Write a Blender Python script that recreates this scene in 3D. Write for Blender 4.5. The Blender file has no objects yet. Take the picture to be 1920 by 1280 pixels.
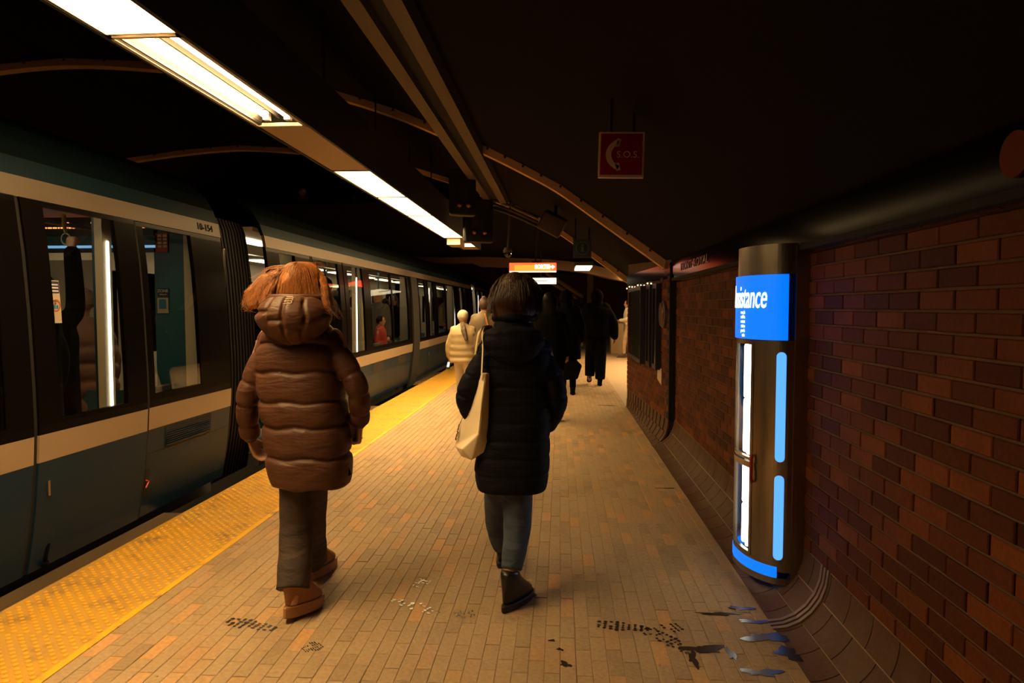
import bpy, bmesh, math, random
from mathutils import Vector, Matrix, Euler
from math import pi, sin, cos, radians as R
random.seed(7)
sc = bpy.context.scene
col = sc.collection
# ---------------------------------------------------------------- camera
CAMZ = 1.42
YAW = math.atan(90 / 1280); PIT = math.atan(64 / 1280)
cd = bpy.data.cameras.new('camera'); cam = bpy.data.objects.new('camera', cd); col.objects.link(cam)
cd.sensor_width = 36; cd.lens = 24; cd.clip_start = .05; cd.clip_end = 200
cam.location = (0, 0, CAMZ); cam.rotation_euler = (pi / 2 - PIT, 0, YAW)
sc.camera = cam
# ---------------------------------------------------------------- world, exposure
w = bpy.data.worlds.new('world'); sc.world = w; w.use_nodes = True
w.node_tree.nodes['Background'].inputs[0].default_value = (.5, .3, .15, 1)
w.node_tree.nodes['Background'].inputs[1].default_value = .0
vs = sc.view_settings
vs.view_transform = 'Standard'; vs.look = 'None'; vs.gamma = 1; vs.use_curve_mapping = False; vs.exposure = 0.0
LAMP = (1, .64, .27)       # the sodium-warm fluorescent lamps of the platform
LAMP_E = 90
SIDE_E = 40                # hall lamps beyond the wall
TRAIN_E = 3.2
# ---------------------------------------------------------------- helpers
_fw = Vector((-sin(YAW) * cos(PIT), cos(YAW) * cos(PIT), -sin(PIT)))
_rt = Vector((cos(YAW), sin(YAW), 0)); _up = _rt.cross(_fw)
def at(px, py, X=None, Y=None, Z=None):
    """where the sight line through a pixel of the photograph meets a plane of the station"""
    d = _fw * 1280 + _rt * (px - 960) + _up * (640 - py)
    c = Vector((0, 0, CAMZ))
    ax, v = (0, X) if X is not None else (1, Y) if Y is not None else (2, Z)
    return c + d * ((v - c[ax]) / d[ax])

def tag(o, label=None, cat=None, group=None, kind=None):
    if label: o['label'] = label
    if cat: o['category'] = cat
    if group: o['group'] = group
    if kind: o['kind'] = kind
    return o
def empty(name, loc=(0, 0, 0), rz=0, **k):
    o = bpy.data.objects.new(name, None); col.objects.link(o); o.location = loc; o.rotation_euler.z = rz
    o.empty_display_size = .1
    return tag(o, **k)

_mats = {}
def M(name, c, rough=.6, metal=0, c2=None, nscale=6, ncon=.5, per=0, bump=0, bscale=40, stretch=(1, 1, 1), emit=None, es=0, sheen=0, spec=None, coat=0):
    if name in _mats: return _mats[name]
    m = bpy.data.materials.new(name); m.use_nodes = True; nt = m.node_tree; N = nt.nodes; L = nt.links
    b = N['Principled BSDF']
    b.inputs['Roughness'].default_value = rough; b.inputs['Metallic'].default_value = metal
    b.inputs['Base Color'].default_value = (*c, 1)
    if spec is not None: b.inputs['Specular IOR Level'].default_value = spec
    if coat: b.inputs['Coat Weight'].default_value = coat; b.inputs['Coat Roughness'].default_value = .12
    if sheen: b.inputs['Sheen Weight'].default_value = sheen; b.inputs['Sheen Roughness'].default_value = .4
    if emit: b.inputs['Emission Color'].default_value = (*emit, 1); b.inputs['Emission Strength'].default_value = es
    tc = N.new('ShaderNodeTexCoord'); mp = N.new('ShaderNodeMapping'); mp.inputs['Scale'].default_value = stretch
    L.new(tc.outputs['Object'], mp.inputs[0])
    if c2:
        n = N.new('ShaderNodeTexNoise'); n.inputs['Scale'].default_value = nscale; n.inputs['Detail'].default_value = 4
        L.new(mp.outputs[0], n.inputs[0])
        r = N.new('ShaderNodeValToRGB'); r.color_ramp.elements[0].position = .5 - ncon / 2; r.color_ramp.elements[1].position = .5 + ncon / 2
        r.color_ramp.elements[0].color = (*c, 1); r.color_ramp.elements[1].color = (*c2, 1)
        L.new(n.outputs[0], r.inputs[0]); out = r.outputs[0]
        L.new(out, b.inputs['Base Color'])
    if bump:
        n = N.new('ShaderNodeTexNoise'); n.inputs['Scale'].default_value = bscale; n.inputs['Detail'].default_value = 5
        L.new(mp.outputs[0], n.inputs[0])
        bp = N.new('ShaderNodeBump'); bp.inputs['Strength'].default_value = bump; bp.inputs['Distance'].default_value = .01
        L.new(n.outputs[0], bp.inputs['Height']); L.new(bp.outputs[0], b.inputs['Normal'])
    _mats[name] = m
    return m
def EM(name, c, s):
    if name in _mats: return _mats[name]
    m = bpy.data.materials.new(name); m.use_nodes = True; nt = m.node_tree
    b = nt.nodes['Principled BSDF']; b.inputs['Base Color'].default_value = (*[min(.8, v) for v in c], 1); b.inputs['Roughness'].default_value = .4
    b.inputs['Emission Color'].default_value = (*c, 1); b.inputs['Emission Strength'].default_value = s
    _mats[name] = m
    return m
def glass(name, tint=(.85, .85, .8), rough=.02, ior=1.5):
    if name in _mats: return _mats[name]
    m = bpy.data.materials.new(name); m.use_nodes = True; nt = m.node_tree; N = nt.nodes; L = nt.links
    N.remove(N['Principled BSDF'])
    t = N.new('ShaderNodeBsdfTransparent'); t.inputs[0].default_value = (*tint, 1)
    g = N.new('ShaderNodeBsdfGlossy'); g.inputs['Roughness'].default_value = rough
    f = N.new('ShaderNodeFresnel'); f.inputs[0].default_value = ior
    ge = N.new('ShaderNodeNewGeometry'); sb = N.new('ShaderNodeMath'); sb.operation = 'SUBTRACT'; sb.inputs[0].default_value = 1; L.new(ge.outputs['Backfacing'], sb.inputs[1])
    ml = N.new('ShaderNodeMath'); ml.operation = 'MULTIPLY'; L.new(f.outputs[0], ml.inputs[0]); L.new(sb.outputs[0], ml.inputs[1])
    mx = N.new('ShaderNodeMixShader'); L.new(ml.outputs[0], mx.inputs[0]); L.new(t.outputs[0], mx.inputs[1]); L.new(g.outputs[0], mx.inputs[2])
    L.new(mx.outputs[0], N['Material Output'].inputs[0])
    _mats[name] = m
    return m
def piece_mat(name, ramp, rough=.8, grime=None, gscale=3, gcon=(.4, .65), bump=.3, bscale=90, rvar=None, spec=.3, specks=None):
    """alike pieces: each draws its own colour from a ramp (object random + island random); grime runs over all in world space"""
    m = bpy.data.materials.new(name); m.use_nodes = True; nt = m.node_tree; N = nt.nodes; L = nt.links; b = N['Principled BSDF']
    oi = N.new('ShaderNodeObjectInfo'); g = N.new('ShaderNodeNewGeometry')
    a = N.new('ShaderNodeMath'); a.operation = 'ADD'; L.new(oi.outputs['Random'], a.inputs[0]); L.new(g.outputs['Random Per Island'], a.inputs[1])
    fr = N.new('ShaderNodeMath'); fr.operation = 'FRACT'; L.new(a.outputs[0], fr.inputs[0])
    r = N.new('ShaderNodeValToRGB'); el = r.color_ramp.elements
    for i, (p, c) in enumerate(ramp):
        e = el[i] if i < 2 else el.new(p)
        e.position = p; e.color = (*c, 1)
    L.new(fr.outputs[0], r.inputs[0]); out = r.outputs[0]
    n = N.new('ShaderNodeTexNoise'); n.inputs['Scale'].default_value = gscale; n.inputs['Detail'].default_value = 6; n.inputs['Roughness'].default_value = .65
    L.new(g.outputs['Position'], n.inputs[0])
    if grime:
        r2 = N.new('ShaderNodeMapRange'); r2.inputs[1].default_value = gcon[0]; r2.inputs[2].default_value = gcon[1]; L.new(n.outputs[0], r2.inputs[0])
        mx = N.new('ShaderNodeMix'); mx.data_type = 'RGBA'; L.new(r2.outputs[0], mx.inputs[0]); L.new(out, mx.inputs[6]); mx.inputs[7].default_value = (*grime, 1)
        out = mx.outputs[2]
    n3 = N.new('ShaderNodeTexNoise'); n3.inputs['Scale'].default_value = bscale; n3.inputs['Detail'].default_value = 6; L.new(g.outputs['Position'], n3.inputs[0])
    m3 = N.new('ShaderNodeMapRange'); m3.inputs[1].default_value = .3; m3.inputs[2].default_value = .75; m3.inputs[3].default_value = .8; m3.inputs[4].default_value = 1.12; L.new(n3.outputs[0], m3.inputs[0])
    for (sc_, lo, hi, cc, st) in (specks or ()):
        mpp = N.new('ShaderNodeMapping'); mpp.inputs['Scale'].default_value = st; L.new(g.outputs['Position'], mpp.inputs[0])
        ns = N.new('ShaderNodeTexNoise'); ns.inputs['Scale'].default_value = sc_; ns.inputs['Detail'].default_value = 7; ns.inputs['Roughness'].default_value = .75; L.new(mpp.outputs[0], ns.inputs[0])
        rs_ = N.new('ShaderNodeMapRange'); rs_.inputs[1].default_value = lo; rs_.inputs[2].default_value = hi; L.new(ns.outputs[0], rs_.inputs[0])
        mx = N.new('ShaderNodeMix'); mx.data_type = 'RGBA'; L.new(rs_.outputs[0], mx.inputs[0]); L.new(out, mx.inputs[6]); mx.inputs[7].default_value = (*cc, 1); out = mx.outputs[2]
    vm = N.new('ShaderNodeVectorMath'); vm.operation = 'SCALE'; L.new(out, vm.inputs[0]); L.new(m3.outputs[0], vm.inputs['Scale'])
    L.new(vm.outputs[0], b.inputs['Base Color'])
    bp = N.new('ShaderNodeBump'); bp.inputs['Strength'].default_value = bump; bp.inputs['Distance'].default_value = .004
    L.new(n3.outputs[0], bp.inputs['Height']); L.new(bp.outputs[0], b.inputs['Normal'])
    b.inputs['Roughness'].default_value = rough; b.inputs['Specular IOR Level'].default_value = spec
    if rvar:
        mr = N.new('ShaderNodeMapRange'); mr.inputs[1].default_value = .35; mr.inputs[2].default_value = .7; mr.inputs[3].default_value = rvar[0]; mr.inputs[4].default_value = rvar[1]
        L.new(n.outputs[0], mr.inputs[0]); L.new(mr.outputs[0], b.inputs['Roughness'])
    return m

class MB:
    def __init__(s): s.v = []; s.f = []
    def add(s, vs, fs):
        k = len(s.v); s.v += [tuple(v) for v in vs]; s.f += [tuple(i + k for i in f) for f in fs]; return s
    def box(s, x0, x1, y0, y1, z0, z1, m=None):
        vs = [Vector((x, y, z)) for z in (z0, z1) for y in (y0, y1) for x in (x0, x1)]
        if m is not None: vs = [m @ v for v in vs]
        return s.add(vs, [(0, 2, 3, 1), (4, 5, 7, 6), (0, 1, 5, 4), (2, 6, 7, 3), (0, 4, 6, 2), (1, 3, 7, 5)])
    def cyl(s, p0, p1, r, n=10, r1=None):
        return s.tube([p0, p1], [r, r if r1 is None else r1], n=n, rnd=False)
    def rings(s, rs, cap=True):
        n = len(rs[0]); k = len(s.v)
        for r in rs: s.v += [tuple(p) for p in r]
        for i in range(len(rs) - 1):
            for j in range(n):
                a = k + i * n + j; b_ = k + i * n + (j + 1) % n
                s.f.append((a, b_, b_ + n, a + n))
        if cap:
            s.f.append(tuple(k + j for j in reversed(range(n)))); s.f.append(tuple(k + (len(rs) - 1) * n + j for j in range(n)))
        return s
    def tube(s, pts, rad, n=12, ref=(0, 1, .01), rnd=True, e=2.0):
        P = [Vector(p) for p in pts]; Rr = [(r, r) if not isinstance(r, (tuple, list)) else r for r in rad]
        T = []
        for i in range(len(P)):
            t = (P[min(i + 1, len(P) - 1)] - P[max(i - 1, 0)])
            T.append(t.normalized() if t.length > 1e-9 else Vector((0, 0, 1)))
        if rnd:
            a, b_ = Rr[0], Rr[-1]; m0 = min(a); m1 = min(b_)
            P = [P[0] - T[0] * m0 * .85, P[0] - T[0] * m0 * .5] + P + [P[-1] + T[-1] * m1 * .5, P[-1] + T[-1] * m1 * .85]
            Rr = [(a[0] * .5, a[1] * .5), (a[0] * .85, a[1] * .85)] + Rr + [(b_[0] * .85, b_[1] * .85), (b_[0] * .5, b_[1] * .5)]
            T = [T[0], T[0]] + T + [T[-1], T[-1]]
        ref = Vector(ref); rs = []
        for p, t, (ru, rv) in zip(P, T, Rr):
            u = ref.cross(t)
            if u.length < 1e-4: u = Vector((1, 0, 0)).cross(t)
            u.normalize(); v = t.cross(u)
            ring = []
            for j in range(n):
                a = 2 * pi * j / n; c_, s_ = cos(a), sin(a)
                if e != 2: c_ = math.copysign(abs(c_) ** (2 / e), c_); s_ = math.copysign(abs(s_) ** (2 / e), s_)
                ring.append(p + u * ru * c_ + v * rv * s_)
            rs.append(ring)
        return s.rings(rs)
    def ball(s, c, r, n=12, m=8):
        c = Vector(c); r = (r, r, r) if not isinstance(r, (tuple, list)) else r; rs = []
        for i in range(m):
            a = -pi / 2 + pi * (i + .5) / m
            rs.append([c + Vector((r[0] * cos(a) * cos(2 * pi * j / n), r[1] * cos(a) * sin(2 * pi * j / n), r[2] * sin(a))) for j in range(n)])
        return s.rings(rs)
    def prism(s, pts, off):
        """closed outline (list of points) extruded by vector off"""
        P = [Vector(p) for p in pts]; n = len(P); off = Vector(off)
        return s.add(P + [p + off for p in P], [tuple(reversed(range(n))), tuple(range(n, 2 * n))] + [(i, (i + 1) % n, n + (i + 1) % n, n + i) for i in range(n)])
    def mesh(s, name, m=None, smooth=False):
        me = bpy.data.meshes.new(name); me.from_pydata(s.v, [], s.f); me.validate()
        bm = bmesh.new(); bm.from_mesh(me); bmesh.ops.recalc_face_normals(bm, faces=bm.faces); bm.to_mesh(me); bm.free()
        if m: me.materials.append(m)
        if smooth: me.polygons.foreach_set('use_smooth', [True] * len(me.polygons))
        return me
    def build(s, name, m, parent=None, smooth=False, vox=0, sm=1, **k):
        me = s.mesh(name, m, smooth or bool(vox))
        o = bpy.data.objects.new(name, me); col.objects.link(o)
        if vox: remesh(o, vox, sm)
        if parent: o.parent = parent
        return tag(o, **k)
def remesh(o, vox, sm):
    md = o.modifiers.new('r', 'REMESH'); md.mode = 'VOXEL'; md.voxel_size = vox; md.use_smooth_shade = True
    if sm:
        m2 = o.modifiers.new('s', 'SMOOTH'); m2.iterations = sm; m2.factor = .5
    dg = bpy.context.evaluated_depsgraph_get(); ev = o.evaluated_get(dg)
    me = bpy.data.meshes.new_from_object(ev); mats = list(o.data.materials); old = o.data
    o.modifiers.clear(); o.data = me; me.name = o.name
    if not me.materials:
        for q in mats: me.materials.append(q)
    bpy.data.meshes.remove(old)
def bevel(o, w=.005, seg=2):
    b = o.modifiers.new('bevel', 'BEVEL'); b.width = w; b.segments = seg; b.limit_method = 'ANGLE'; return o
def textmesh(s, size, extrude=.002, shear=0, xs=1, space=1, align='CENTER', off=0):
    """the outline of a text as (verts, faces) in its own plane"""
    c = bpy.data.curves.new('t', 'FONT'); c.body = s; c.size = size; c.extrude = extrude; c.shear = shear; c.align_x = align; c.align_y = 'CENTER'
    c.space_character = space; c.offset = off; c.resolution_u = 3
    o = bpy.data.objects.new('t', c); col.objects.link(o)
    dg = bpy.context.evaluated_depsgraph_get(); me = bpy.data.meshes.new_from_object(o.evaluated_get(dg))
    vs = [Vector((v.co.x * xs, v.co.y, v.co.z)) for v in me.vertices]; fs = [tuple(p.vertices) for p in me.polygons]
    bpy.data.objects.remove(o); bpy.data.curves.remove(c); bpy.data.meshes.remove(me)
    return vs, fs
def text(mb, s, size, mtx, **k):
    vs, fs = textmesh(s, size, **k); mb.add([mtx @ v for v in vs], fs); return mb
def face_mtx(loc, right, up):
    r = Vector(right).normalized(); u = Vector(up).normalized(); n = r.cross(u)
    return Matrix(((r.x, u.x, n.x, loc[0]), (r.y, u.y, n.y, loc[1]), (r.z, u.z, n.z, loc[2]), (0, 0, 0, 1)))
def lerp(a, b, t): return a + (b - a) * t
def table(rows, z):
    """linear interpolation of a list of (z, a, b, ...) rows"""
    if z <= rows[0][0]: return rows[0][1:]
    for r0, r1 in zip(rows, rows[1:]):
        if z <= r1[0]:
            t = (z - r0[0]) / (r1[0] - r0[0]); return tuple(lerp(a, b, t) for a, b in zip(r0[1:], r1[1:]))
    return rows[-1][1:]
def smooth_path(pts, n):
    P = [Vector(p) for p in pts]; out = []
    for i in range(len(P) - 1):
        p0 = P[max(i - 1, 0)]; p1 = P[i]; p2 = P[i + 1]; p3 = P[min(i + 2, len(P) - 1)]
        for k in range(n):
            t = k / n
            out.append(.5 * ((2 * p1) + (p2 - p0) * t + (2 * p0 - 5 * p1 + 4 * p2 - p3) * t * t + (3 * p1 - p0 - 3 * p2 + p3) * t ** 3))
    out.append(P[-1]); return out

# ---------------------------------------------------------------- materials
m_black = M('black_paint', (.012, .011, .01), .45)
m_matte = M('matte_black', (.008, .007, .006), .9)
m_mortar = M('mortar', (.15, .085, .045), .9, c2=(.09, .052, .028), nscale=9, bump=.3)
m_brick = piece_mat('wall_brick', spec=.1, ramp=[(0, (.055, .015, .006)), (.16, (.07, .019, .006)), (.45, (.098, .026, .007)), (.75, (.135, .036, .008)), (.95, (.19, .055, .013))], rough=.62, grime=(.07, .02, .008), gscale=1.3, gcon=(.45, .8), bump=.35, bscale=70)
m_paver = piece_mat('floor_paver', [(0, (.27, .185, .105)), (.4, (.35, .245, .14)), (.7, (.36, .245, .14)), (.86, (.38, .235, .12)), (.92, (.46, .25, .10)), (.97, (.50, .27, .11))], rough=.75, grime=(.385, .28, .16), gscale=1.6, gcon=(.42, .66), bump=.6, bscale=55, rvar=(.6, .85), spec=.25, specks=((14, .66, .70, (.10, .06, .03), (1, .5, 1)), (9, .64, .70, (.52, .4, .25), (.5, 1, 1)), (2.2, .60, .70, (.22, .14, .08), (1, 1, 1))))
m_joint = M('floor_joint', (.25, .17, .095), .95, c2=(.38, .275, .155), nscale=2.2, ncon=.3)
m_cove = piece_mat('cove_tile_mat', [(0, (.075, .034, .016)), (1, (.105, .048, .022))], rough=.65, grime=(.115, .07, .036), gscale=2.5, gcon=(.45, .7), bump=.3, bscale=60)
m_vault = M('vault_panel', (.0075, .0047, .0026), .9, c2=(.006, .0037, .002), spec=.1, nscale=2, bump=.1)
m_rib = M('rib_wood', (.72, .44, .2), .6, c2=(.6, .36, .16), nscale=5)
m_beam = M('beam_paint', (.085, .055, .032), .6, c2=(.09, .06, .035), nscale=4)
m_steel = M('brushed_steel', (.42, .37, .31), .3, 1, c2=(.34, .3, .25), nscale=5, stretch=(30, 30, 1), bump=.05, bscale=60)
def luminaire(name, c, s):
    # prismatic diffuser: brightest straight down, weaker towards the sides
    m = EM(name, c, s)
    nt = m.node_tree; N = nt.nodes; L = nt.links; b = N['Principled BSDF']; g = N.new('ShaderNodeNewGeometry')
    d = N.new('ShaderNodeVectorMath'); d.operation = 'DOT_PRODUCT'; L.new(g.outputs['Incoming'], d.inputs[0]); L.new(g.outputs['Normal'], d.inputs[1])
    a = N.new('ShaderNodeMath'); a.operation = 'ABSOLUTE'; L.new(d.outputs['Value'], a.inputs[0])
    p = N.new('ShaderNodeMath'); p.operation = 'POWER'; L.new(a.outputs[0], p.inputs[0]); p.inputs[1].default_value = 2.1
    mr = N.new('ShaderNodeMapRange'); mr.inputs[3].default_value = .09 * s; mr.inputs[4].default_value = s; L.new(p.outputs[0], mr.inputs[0]); L.new(mr.outputs[0], b.inputs['Emission Strength'])
    return m
m_lamp = luminaire('lamp_diffuser', LAMP, LAMP_E)
m_cream = M('cream_panel', (.62, .52, .4), .4)
m_white = M('white_paint', (.7, .66, .6), .5)

# ---------------------------------------------------------------- the setting
XW = 1.18; XW2 = 1.12; YSTEP = 7.08; YEND = 9.85
def fx(y): return XW2 - max(0, y - YSTEP) * .058      # the far section runs slightly into the platform
XE = -2.6; XB = -1.955
BC = .0677; BL = .203
def brick_mesh(L, H, D, bv=.0035, name='brick'):
    # a brick seen from -X: face plane x = 0, depth to +X
    vs = [(0, bv, bv), (0, L - bv, bv), (0, L - bv, H - bv), (0, bv, H - bv), (bv, 0, 0), (bv, L, 0), (bv, L, H), (bv, 0, H), (D, 0, 0), (D, L, 0), (D, L, H), (D, 0, H)]
    fs = [(0, 3, 2, 1)] + [(i, (i + 1) % 4, 4 + (i + 1) % 4, 4 + i) for i in range(4)] + [(4 + i, 4 + (i + 1) % 4, 8 + (i + 1) % 4, 8 + i) for i in range(4)]
    return vs, fs
fl = MB()
fl.box(-2.58, 13, -4, 34, -1.2, -.003)
floor = fl.build('floor', m_joint, label='platform floor of narrow tan brick pavers between the train and the brick wall', kind='structure')
# wall body (mortar face stands 7 mm behind the brick faces)
wb = MB()
wb.box(XW + .008, 2.2, -4, YSTEP - .01, -.02, 3.2)
wb.prism([(fx(YSTEP) + .008, YSTEP + .03, -.02), (2.2, YSTEP + .03, -.02), (2.2, YEND - .002, -.02), (fx(YEND) + .008, YEND - .002, -.02)], (0, 0, 3.2))
wall_right = wb.build('wall_right', m_mortar, label='red brick wall along the right side of the platform', kind='structure')
# bricks
Ztop = 1.76; Z0 = .262
cand = []
for sec, (xf, ya, yb) in enumerate(((XW, -.6, YSTEP - .012), (XW2, YSTEP + .035, YEND))):
    rows = int((Ztop - Z0) / BC) + 1
    for r in range(rows + (1 if True else 0)):
        z = Z0 + r * BC
        y = ya - (BL * .5 if r % 2 else BL * .03)
        while y < yb - .02:
            y0 = max(y, ya); y1 = min(y + BL, yb)
            if y1 - y0 > .03: cand.append((xf, y0, y1, z))
            y += BL
cand.sort(key=lambda c: (0 if c[1] > 1.55 and c[3] < 1.72 else 1, c[1]))
variants = []
for k in range(4):
    vs, fs = brick_mesh(BL - .007, BC - .009, .03); variants.append(MB().add(vs, fs).mesh('brick', m_brick))
n_ind = 0; rest = MB()
for (xf, y0, y1, z) in cand:
    full = abs((y1 - y0) - BL) < 1e-3
    dx = random.uniform(-.0015, .0015); sk2 = xf == XW2
    if sk2: xf = fx(y0)
    if full and n_ind < 300 and y0 > 1.55:
        o = bpy.data.objects.new('brick', variants[n_ind % 4]); col.objects.link(o); o.parent = wall_right
        o.location = (xf + dx, y0 + .0035, z); o.rotation_euler = (random.uniform(-.004, .004), 0, random.uniform(-.006, .006)); n_ind += 1
    else:
        vs, fs = brick_mesh(y1 - y0 - .007, BC - .009, .03)
        rest.add([(v[0] + (fx(v[1] + y0) if sk2 else xf) + dx, v[1] + y0 + .0035, v[2] + z) for v in vs], fs)
rest.build('brick_field', m_brick, wall_right, kind='stuff')
# end of the wall
ef = MB()
for r in range(22):
    for k in range(5):
        ef.box(fx(YEND) + .012 + k * .2 + (.1 if r % 2 else 0), fx(YEND) + .2 + k * .2 + (.1 if r % 2 else 0), YEND - .01, YEND + .012, Z0 + r * BC, Z0 + r * BC + BC - .009)
ef.build('brick_return', m_brick, wall_right, kind='stuff')
# toothed expansion joint between the two wall sections
tj = MB(); tj.box(XW2 - .004, XW2 + .07, YSTEP - .012, YSTEP + .035, .25, 1.76)
z = .27; k = 0
while z < 1.72:
    hh = random.choice((.03, .05, .068)); tj.box(XW2 - .007, XW2 + .01, YSTEP + .03, YSTEP + .15, z, z + hh); z += hh + random.choice((.045, .068, .09))
tj.build('expansion_joint', m_matte, wall_right, label='toothed black expansion joint')
# cove tiles at the wall foot
def cove(xf, y0, y1, xi):
    rows = 3
    for r in range(rows):
        a0 = pi / 2 * r / rows; a1 = pi / 2 * (r + 1) / rows
        y = y0 - (.1 if r % 2 else 0)
        while y < y1 - .02:
            ya, yb = max(y, y0), min(y + .2, y1)
            if yb - ya > .03:
                mb = MB(); secs = 4; rr = xf((ya + yb) / 2) - xi; A = []; B = []
                for q in range(secs + 1):
                    t = a0 + .012 + (a1 - a0 - .024) * q / secs
                    A.append((xi + rr * sin(t), .264 * (1 - cos(t)))); B.append((xi + rr * sin(t) + .02 * sin(t * .5 + .2), .264 * (1 - cos(t)) - .02))
                mb.prism([(x, ya + .003, z) for x, z in A + B[::-1]], (0, yb - ya - .006, 0))
                mb.build('cove_tile', m_cove, wall_right)
            y += .2
cove(lambda y: XW, 1.6, YSTEP, .95)
cove(fx, YSTEP, YEND, .95)
cb = MB()
pr_ = [(.95, -.02)] + [(.95 + .23 * sin(pi / 2 * q / 8) + .004, .264 * (1 - cos(pi / 2 * q / 8)) - .006) for q in range(9)] + [(1.3, .26), (1.3, -.02)]
cb.prism([(x, -4, z) for x, z in pr_], (0, YSTEP + 4, 0)); cb.build('cove_bed', m_joint, wall_right)
for yy in (3.02, 7.05):
    mb = MB(); A = [(.945 + .235 * sin(pi / 2 * q / 6) - .004, .264 * (1 - cos(pi / 2 * q / 6)) + .004) for q in range(7)]
    B = [(x + .01, z - .012) for x, z in A]
    for k2 in range(3 if yy < 5 else 1):
        mb.prism([(x, yy + .035 * k2, z) for x, z in A + B[::-1]], (0, .02, 0))
    mb.build('cove_joint_strip', M('pale_strip', (.2, .135, .09), .5), wall_right, label='pale joint strip across the wall foot')

# floor pavers: running bond along the platform
PW = .0632; PL = .2
cand = []
x = XB + .004; c = 0
while x < .945:
    w_ = min(PW, .948 - x)
    y = 1.2 - random.random() * .02 - (PL * .5 if c % 2 else 0)
    while y < 20:
        cand.append((x, y, w_)); y += PL
    x += PW; c += 1
def paver(L, W):
    b_ = .0018; D = .018
    vs = [(b_, b_, 0), (W - b_, b_, 0), (W - b_, L - b_, 0), (b_, L - b_, 0), (0, 0, -b_), (W, 0, -b_), (W, L, -b_), (0, L, -b_), (0, 0, -D), (W, 0, -D), (W, L, -D), (0, L, -D)]
    return vs, [(0, 1, 2, 3)] + [(i, (i + 1) % 4, 4 + (i + 1) % 4, 4 + i) for i in range(4)] + [(4 + i, 4 + (i + 1) % 4, 8 + (i + 1) % 4, 8 + i) for i in range(4)]
def seen(x, y):
    ed = (1 if -.64 * y - .2 < x < .62 * y else 0)
    return y > 2.32 and ed
pv = MB().add(*paver(PL - .0028, PW - .0028)).mesh('paver', m_paver)
cand.sort(key=lambda q: (0 if seen(q[0], q[1]) else 1, q[1]))
rest = MB(); n = 0
for (x, y, w_) in cand:
    dz = random.uniform(-.0012, .0008)
    if n < 300 and w_ > .06 and seen(x, y):
        o = bpy.data.objects.new('paver', pv); col.objects.link(o); o.parent = floor; o.location = (x, y, dz); o.rotation_euler = (random.uniform(-.004, .004), random.uniform(-.006, .006), random.uniform(-.006, .006)); n += 1
    else:
        vs, fs = paver(PL - .0028, w_ - .0028); rest.add([(v[0] + x, v[1] + y, v[2] + dz) for v in vs], fs)
rest.build('paver_field', m_paver, floor, kind='stuff')
ap = MB(); ap.box(XB, .95, -4, 1.15, -.02, -.002); ap.box(XB, 13, 20.0, 34, -.02, -.002); ap.box(.95, 13, YEND, 34, -.02, -.001)
ap.build('smooth_paving', M('far_paving', (.34, .24, .15), .6, c2=(.38, .27, .17), nscale=3), floor)

# tactile edge strip: tiles with domes on a diagonal grid
def tactile_mat():
    m = M('tactile_yellow', (.66, .37, .018), .5, c2=(.56, .30, .03), nscale=14, ncon=.4, bump=.15, bscale=120)
    nt = m.node_tree; N = nt.nodes; L = nt.links; b = N['Principled BSDF']
    g = N.new('ShaderNodeNewGeometry'); n = N.new('ShaderNodeTexNoise'); n.inputs['Scale'].default_value = 5; n.inputs['Detail'].default_value = 8; n.inputs['Roughness'].default_value = .7
    L.new(g.outputs['Position'], n.inputs[0])
    mr = N.new('ShaderNodeMapRange'); mr.inputs[1].default_value = .52; mr.inputs[2].default_value = .66; L.new(n.outputs[0], mr.inputs[0])
    sp = N.new('ShaderNodeSeparateXYZ'); L.new(g.outputs['Position'], sp.inputs[0])
    zt = N.new('ShaderNodeMapRange'); zt.inputs[1].default_value = .0015; zt.inputs[2].default_value = .004; zt.inputs[3].default_value = .8; zt.inputs[4].default_value = .15; L.new(sp.outputs[2], zt.inputs[0])
    mu = N.new('ShaderNodeMath'); mu.operation = 'MULTIPLY'; L.new(mr.outputs[0], mu.inputs[0]); L.new(zt.outputs[0], mu.inputs[1])
    src0 = b.inputs['Base Color'].links[0].from_socket
    nb = N.new('ShaderNodeTexNoise'); nb.inputs['Scale'].default_value = 1.3; nb.inputs['Detail'].default_value = 3; L.new(g.outputs['Position'], nb.inputs[0])
    rb = N.new('ShaderNodeValToRGB'); rb.color_ramp.elements[0].position = .4; rb.color_ramp.elements[1].position = .6; rb.color_ramp.elements[0].color = (.46, .265, .055, 1); rb.color_ramp.elements[1].color = (.52, .275, .012, 1); L.new(nb.outputs[0], rb.inputs[0])
    zd = N.new('ShaderNodeMapRange'); zd.inputs[1].default_value = .0012; zd.inputs[2].default_value = .0035; L.new(sp.outputs[2], zd.inputs[0])
    # the flat margin of each tile stays clean yellow
    mg = N.new('ShaderNodeMapRange'); mg.inputs[1].default_value = XE + .60; mg.inputs[2].default_value = XE + .612; L.new(sp.outputs[0], mg.inputs[0])
    mxx = N.new('ShaderNodeMath'); mxx.operation = 'MAXIMUM'; L.new(zd.outputs[0], mxx.inputs[0]); L.new(mg.outputs[0], mxx.inputs[1])
    md = N.new('ShaderNodeMix'); md.data_type = 'RGBA'; L.new(mxx.outputs[0], md.inputs[0]); L.new(rb.outputs[0], md.inputs[6]); md.inputs[7].default_value = (.72, .40, .012, 1)
    src = md.outputs[2]
    mx = N.new('ShaderNodeMix'); mx.data_type = 'RGBA'; L.new(mu.outputs[0], mx.inputs[0]); L.new(src, mx.inputs[6]); mx.inputs[7].default_value = (.2, .12, .06, 1)
    L.new(mx.outputs[2], b.inputs['Base Color'])
    return m
m_tac = tactile_mat()
TL = .61
tm = MB(); W_ = XB - XE
tm.box(.0, W_ - .001, .0008, TL - .0008, -.06, .001)
p = .0415 * 2 ** .5 / 2 * 2  # spacing along the strip of the diagonal grid
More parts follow.
